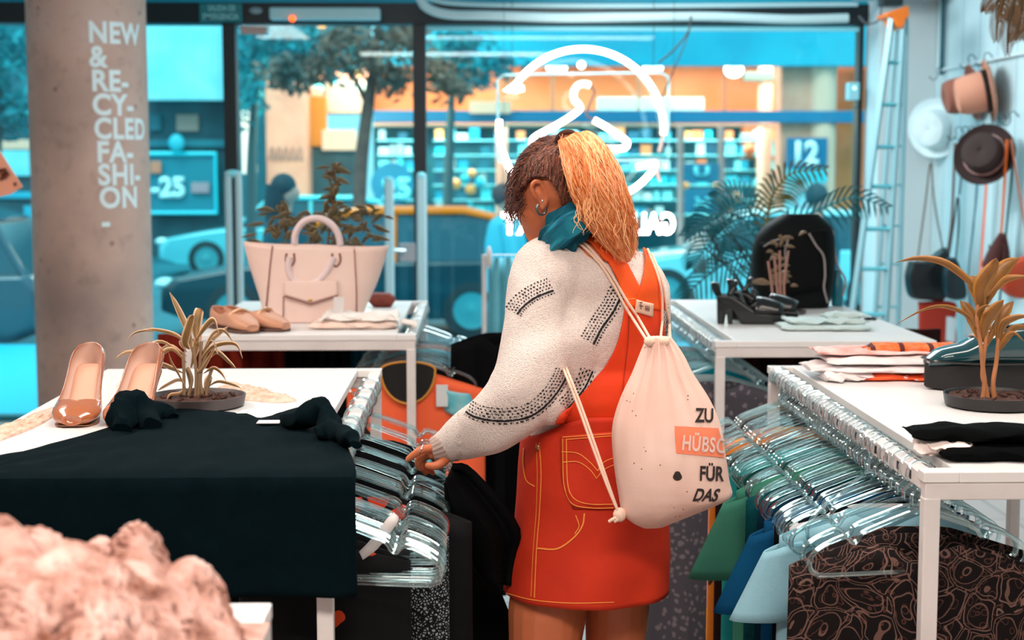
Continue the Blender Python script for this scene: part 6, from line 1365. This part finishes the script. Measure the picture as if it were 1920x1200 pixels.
bmesh.ops.delete(cap.bm, geom=dead, context='VERTS'); capt = bvh(cap); cap.build('hair', hd, wo, solid=.006)
r_ = random.Random(31); root = (1062, 268); m = MB(); m2 = MB()
for k in range(1000):
    f = r_.random(); x0 = 958 + 130 * f; y0 = min(hairline(x0) + r_.uniform(-6, 5), 428); mx_, my_ = (x0 + root[0]) / 2 + r_.uniform(-6, 6) + (x0 - 1040) * .35, (y0 + root[1]) / 2 - 8 + r_.uniform(-6, 6)
    pts = []
    for p in spline([(x0, y0, 0), (mx_, my_, 0), (root[0] + r_.uniform(-12, 10), root[1] + r_.uniform(-16, 22), 0)], 12):
        h = cast(p.x, p.y, capt, .0055 + r_.uniform(-.002, .0035))
        if h is not None: pts.append(h)
    if len(pts) > 4: (m if k % 3 else m2).tube(pts, [.0005, .0008, .0007], 4, cap=False)
for k in range(1500):
    x0, y0 = r_.uniform(962, 1075), r_.uniform(262, 400)
    if y0 > hairline(x0) - 4 or cast(x0, y0, capt, 0) is None: continue
    dx_, dy_ = root[0] - x0, root[1] - y0; L_ = min(1, r_.uniform(20, 46) / (math.hypot(dx_, dy_) + 1)); pts = []
    for i in range(6):
        f = i / 5 * L_; h = cast(x0 + dx_ * f + math.sin(f * 9 + k) * 1.2, y0 + dy_ * f - 6 * f * (1 - f) * (1 if x0 < 1030 else 0), capt, .0048 + r_.uniform(-.001, .0025))
        if h is not None: pts.append(h)
    if len(pts) > 4: (m if k % 4 else m2).tube(pts, [.0004, .0008, .0004], 4, cap=False)
m.build('hair_strands', hd, wo); m2.build('hair_strands', mat('hair_light', (146, 92, 70), .45), wo)
m = MB()
for k in range(260):
    x, y = r_.uniform(960, 990), r_.uniform(310, 385); dy = r_.uniform(-.06, .02); L_ = r_.uniform(16, 56); ph = r_.uniform(0, 6); amp_ = r_.uniform(3, 9); pts = []
    for i in range(14): u = i / 13; pts.append(Q(x - 16 * u * (1 - u) * 2 + math.cos(ph + u * 8) * amp_ * u - 8 * u, y + L_ * u + math.sin(ph + u * 8) * amp_ * u, dy))
    m.tube(pts, [.0007, .0006, .0003], 4, cap=False)
m.build('loose_curls', hd, wo); m = MB()
for k in range(26):
    x, y = r_.uniform(1056, 1090), r_.uniform(385, 415); pts = []; ph = r_.uniform(0, 6)
    for i in range(10): u = i / 9; pts.append(Q(x + math.cos(ph + u * 7) * 10 * u, y + math.sin(ph + u * 7) * 9 * u + 12 * u * (1 if y > 350 else -1), -.085 + .02 * u))
    m.tube(pts, .0006, 4, cap=False)
m.build('nape_curls', hd, wo)
hb_ = mat('blonde_hair', (244, 160, 92), .45); n = N(hb_); mp = n.new('Mapping'); n.ln(n.oc(), mp.inputs[0]); mp.inputs['Rotation'].default_value = (0, -.45, 0); mp.inputs['Scale'].default_value = (3, 1, .3)
t1 = n.tex('Noise', 60, mp.outputs[0]); n.ln(n.ramp(t1.outputs[0], [(.3, lin((206, 104, 44))), (.5, lin((244, 158, 92))), (.7, lin((255, 204, 158)))]), n.b.inputs['Base Color']); n.bump(t1.outputs[0], .7, .004)
pc_ = [(1060, 262, -.05), (1076, 256, -.07), (1096, 290, -.10), (1118, 340, -.12), (1138, 392, -.125), (1158, 436, -.12), (1174, 472, -.11)]
pr = [16, 27, 39, 45, 42, 33, 14]
m = MB(); m.tube([Q(*p) for p in pc_], [k * .00085 * (.3 + .7 * min(1, i / 3)) for i, k in enumerate(pr)], 24, 40, sq=.8)
for v in m.bm.verts: v.co += V((noise.noise(v.co * 30), noise.noise(v.co * 30 + V((5, 0, 0))) * .5, 0)) * .008
m.build('ponytail', hb_, wo)
cl = spline([V(p) for p in pc_], 30); ms = [MB(), MB(), MB()]
for k in range(1700):
    a = r_.uniform(0, 2 * PI); q0 = r_.uniform(.45, 1.1) ** .8; e_ = r_.uniform(.55, 1.06); ph = round(r_.uniform(0, 6)) + r_.uniform(-.3, .3); wv_ = r_.uniform(3, 9); fq_ = 9 + ph * .6 + r_.uniform(-.4, .4); pts = []
    for i in range(18):
        f = i / 17 * e_; fi = min(28.99, f * 29); c_ = cl[int(fi)].lerp(cl[int(fi) + 1], fi - int(fi)) + (V((0, 0, 0)) if f < 1 else (cl[29] - cl[28]) * (f - 1) * 29); rr = terp(pr, min(f, 1)) * q0 * (1 + .25 * max(0, f - .7)); ang = a + .4 * math.sin(f * 4 + ph)
        x = c_.x + math.cos(ang) * rr + wv_ * f * math.sin(fq_ * f + ph); y = c_.y + .35 * math.cos(ang) * -rr + wv_ * .4 * f * math.cos(fq_ * f + ph) + (4 * f if e_ > .9 else 0); dy = c_.z - .0009 * rr * math.sin(ang) * .9
        pts.append(Q(x, y, dy))
    ms[k % 3].tube(pts, [.0009, .0010, .0008, .0003], 4, cap=False)
for k in range(220):     # fine flyaway hairs along the outer edge
    f0 = r_.uniform(.15, .9); fi = min(28.9, f0 * 29); c_ = cl[int(fi)]; rr = terp(pr, f0); ph = r_.uniform(0, 6); sd_ = 1 if r_.random() < .75 else -1
    ms[1].tube([Q(c_.x + sd_ * rr * (.9 + .12 * math.sin(i * .5 + ph)) + sd_ * i * r_.uniform(.2, .9), c_.y - rr * .3 + i * 4.4 + 2 * math.sin(i * .8 + ph), c_.z) for i in range(10)], [.0005, .0006, .0002], 3, cap=False)
for k in range(26):      # wisps at the neck and a soft flyaway edge
    x, y = (r_.uniform(1078, 1150), r_.uniform(370, 400)) if k < 22 else (r_.uniform(1150, 1178), r_.uniform(380, 430)); ph = r_.uniform(0, 6); L_ = r_.uniform(30, 60)
    ms[1].tube([Q(x + 8 * math.sin(ph + i * .55) * (i / 11), y + L_ * i / 11, -.16) for i in range(12)], [.0009, .0003], 4, cap=False)
ms[0].build('ponytail_strands', hb_, wo); ms[1].build('ponytail_strands', mat('blonde_light', (255, 190, 134), .4), wo)
ms[2].build('ponytail_strands', mat('blonde_deep', (220, 122, 62), .45), wo)
MB().tube([Q(1064, 268, -.062) + V((.020 * math.cos(a), -.012 * math.sin(a), .020 * math.sin(a))) for a in [2 * PI * k / 20 for k in range(21)]], .005, 8).build('hair_tie', mat('hair_tie', (70, 36, 28), .8), wo)
shoe_m = mat('dark_sneaker', (30, 30, 34), .6)
for pxx, dy in ((1030, .0), (1152, .07)):
    p = Q(pxx, 1735, dy); MM = Matrix.Translation((p.x - .075, p.y + .17, 0)) @ Matrix.Rotation(PI + .4, 4, 'Z')
    shell(MB(), MM, .27, .10, [.0] * 6, [.05, .07, .08, .10, .12, .12], [0, 0, 0, 30, 60, 60], [.6, .95, 1, .9, .85, .6], 20, 18, .8).build('shoe', shoe_m, wo, solid=.006)

# ================================================================ drawstring bag on her back
bgm = mat('natural_cotton', (232, 190, 168), .9); n = N(bgm); t1 = n.tex('Noise', 9); v1 = n.tex('Voronoi', 95); t2 = n.tex('Noise', 14)
c_ = n.ramp(t1.outputs[0], [(.3, lin((246, 212, 198))), (.7, lin((230, 190, 174)))]); sp_ = n.m('MULTIPLY', n.m('LESS_THAN', v1.outputs[0], .13), n.m('GREATER_THAN', t2.outputs[0], .56))
n.ln(n.mix(sp_, c_, lin((120, 86, 76))), n.b.inputs['Base Color']); t3 = n.tex('Noise', 400); n.bump(t3.outputs[0], .3, .001)
bag = thing('drawstring_bag', 'cream cotton drawstring bag with German print hanging on the woman\'s back', 'bag', Q(1250, 990, -.2)); BD = -.205
L_ = [(632, 1214), (645, 1208), (670, 1198), (700, 1186), (750, 1163), (800, 1149), (850, 1149), (900, 1155), (930, 1160), (950, 1163), (965, 1168), (980, 1186), (990, 1206)]
R_ = [(632, 1258), (645, 1268), (670, 1284), (700, 1299), (750, 1331), (800, 1352), (850, 1360), (900, 1367), (927, 1372), (942, 1348), (958, 1312), (975, 1272), (988, 1244)]
la_ = spline([V((x, y, 0)) for y, x in L_], 46); ra_ = spline([V((x, y, 0)) for y, x in R_], 46); rows = []; dr = [.020, .024, .03, .038, .052, .064, .070, .072, .068, .058, .045, .028, .008]
for i, (a, b_) in enumerate(zip(la_, ra_)):
    f = i / 45; row = []; pa = Q(a.x, a.y, BD); pb = Q(b_.x, b_.y, BD); c0 = (pa + pb) / 2; hx = (pb - pa) / 2
    for j in range(140):
        an = 2 * PI * j / 140; ca = math.cos(an); sy = math.sin(an); pl_ = max(0, 1 - f * 1.9) ** 1.0; k = 1 + (.13 * pl_) * math.sin(an * 17 + .6 * math.sin(an * 3))
        cr_ = .05 * noise.noise(V((ca * 2, sy * 2, f * 5))) * f
        row.append(c0 + hx * ca * (1 + .3 * (k - 1)) + V((0, terp(dr, f) * sy * (k + cr_ * 1.5), 0)))
    rows.append(row)
bm2 = MB().grid(rows, True, True); bgt = bvh(bm2); bm2.build('bag_body', bgm, bag)
inkb = mat('print_black', (46, 34, 32), .8); inkw = mat('print_pale', (232, 200, 190), .8); inko = mat('print_orange', (248, 136, 98), .8)
text_on(bgt, 'ZU', 1303, 791, 25, .68, 0, .02, .028, .002, 3).build('print_text', inkb, bag, smooth=False)
m = patch([bgt], [(1265, 799), (1266, 825), (1268, 850)], [(1346, 803), (1353, 830), (1357, 858)], 30, 14, .0012); m.build('print_block', inko, bag)
text_on(bgt, 'HÜBSC', 1277, 843, 27, .60, 0, .08, .025, .0025, 3, 1.12).build('print_text', inkw, bag, smooth=False)
text_on(bgt, 'FÜR', 1310, 900, 26, .66, 0, .03, .028, .002, 3).build('print_text', inkb, bag, smooth=False)
text_on(bgt, 'DAS', 1297, 938, 22, .76, .35, .02, .028, .002, 3).build('print_text', inkb, bag, smooth=False)
m = MB(); m.grid([[cast(1270 + r * math.cos(a) * (1 + .15 * math.sin(3 * a)), 892 + r * math.sin(a) * 1.1, bgt, .002) for a in [2 * PI * k / 20 for k in range(20)]] for r in (.3, 4, 8)], True); m.build('print_dot', inkb, bag)
crdm = mat('cotton_cord', (240, 206, 184), .9, nb=(300, .5, .001))
def cord(pts, r=.0028, n=40):
    o = []; last = None
    for p in spline([(x, y, 0) for x, y in pts], n):
        h = cast(p.x, p.y, [swt, skirt_t, skt, bibt, stt, st2t], .006)
        if h is not None and last is not None and abs(h.y - last) > .03: h = P(p.x, p.y, last + (.03 if h.y > last else -.03))
        if h is None: h = P(p.x, p.y, last or D0 - .12)
        last = h.y; o.append(h)
    for _ in range(6): o = [o[0]] + [(o[i - 1] + o[i] * 2 + o[i + 1]) / 4 for i in range(1, len(o) - 1)] + [o[-1]]
    return o
for pts in ([(1048, 452), (1060, 450), (1082, 456), (1112, 480), (1145, 528), (1172, 578), (1196, 618)], [(1054, 446), (1068, 447), (1092, 455), (1124, 486), (1156, 535), (1186, 585), (1210, 618)]):
    o = cord(pts); o[-6:] = [o[-6].lerp(Q(1222 if pts[0][0] > 1050 else 1214, 640, BD - .012), i / 5) for i in range(6)]; MB().tube(o, .0026, 7).build('cord', crdm, bag)
for pts in ([(1212, 472), (1226, 510), (1236, 550), (1237, 590), (1237, 615)], [(1218, 480), (1232, 515), (1242, 555), (1248, 595), (1253, 618)]):
    o = cord(pts, n=24); o[-4:] = [o[-4].lerp(Q(1238 if pts[0][0] < 1215 else 1256, 640, BD - .012), i / 3) for i in range(4)]; MB().tube(o, .0024, 7).build('cord', crdm, bag)
for d in (0, 6):
    MB().tube([Q(1052 + d, 682, -.09), Q(1061 + d, 703, -.165), Q(1085 + d, 765, -.19), Q(1110 + d, 835, -.21), Q(1138 + d * .6, 910, -.225), Q(1160, 962, -.23)], .0024, 7, 30).build('cord', crdm, bag)
MB().ell(Q(1162, 965, -.225), (.012, .011, .013)).build('knot', crdm, bag)
for d in (-10, 0): MB().tube([Q(1160, 968, -.23), Q(1158 + d, 974, -.232), Q(1152 + d, 978, -.23)], .003, 6, 8).build('cord_end', crdm, bag)
for x in (1218, 1246): MB().ell(Q(x, 640, BD - .018), (.010, .009, .009)).build('cord_knot', crdm, bag)
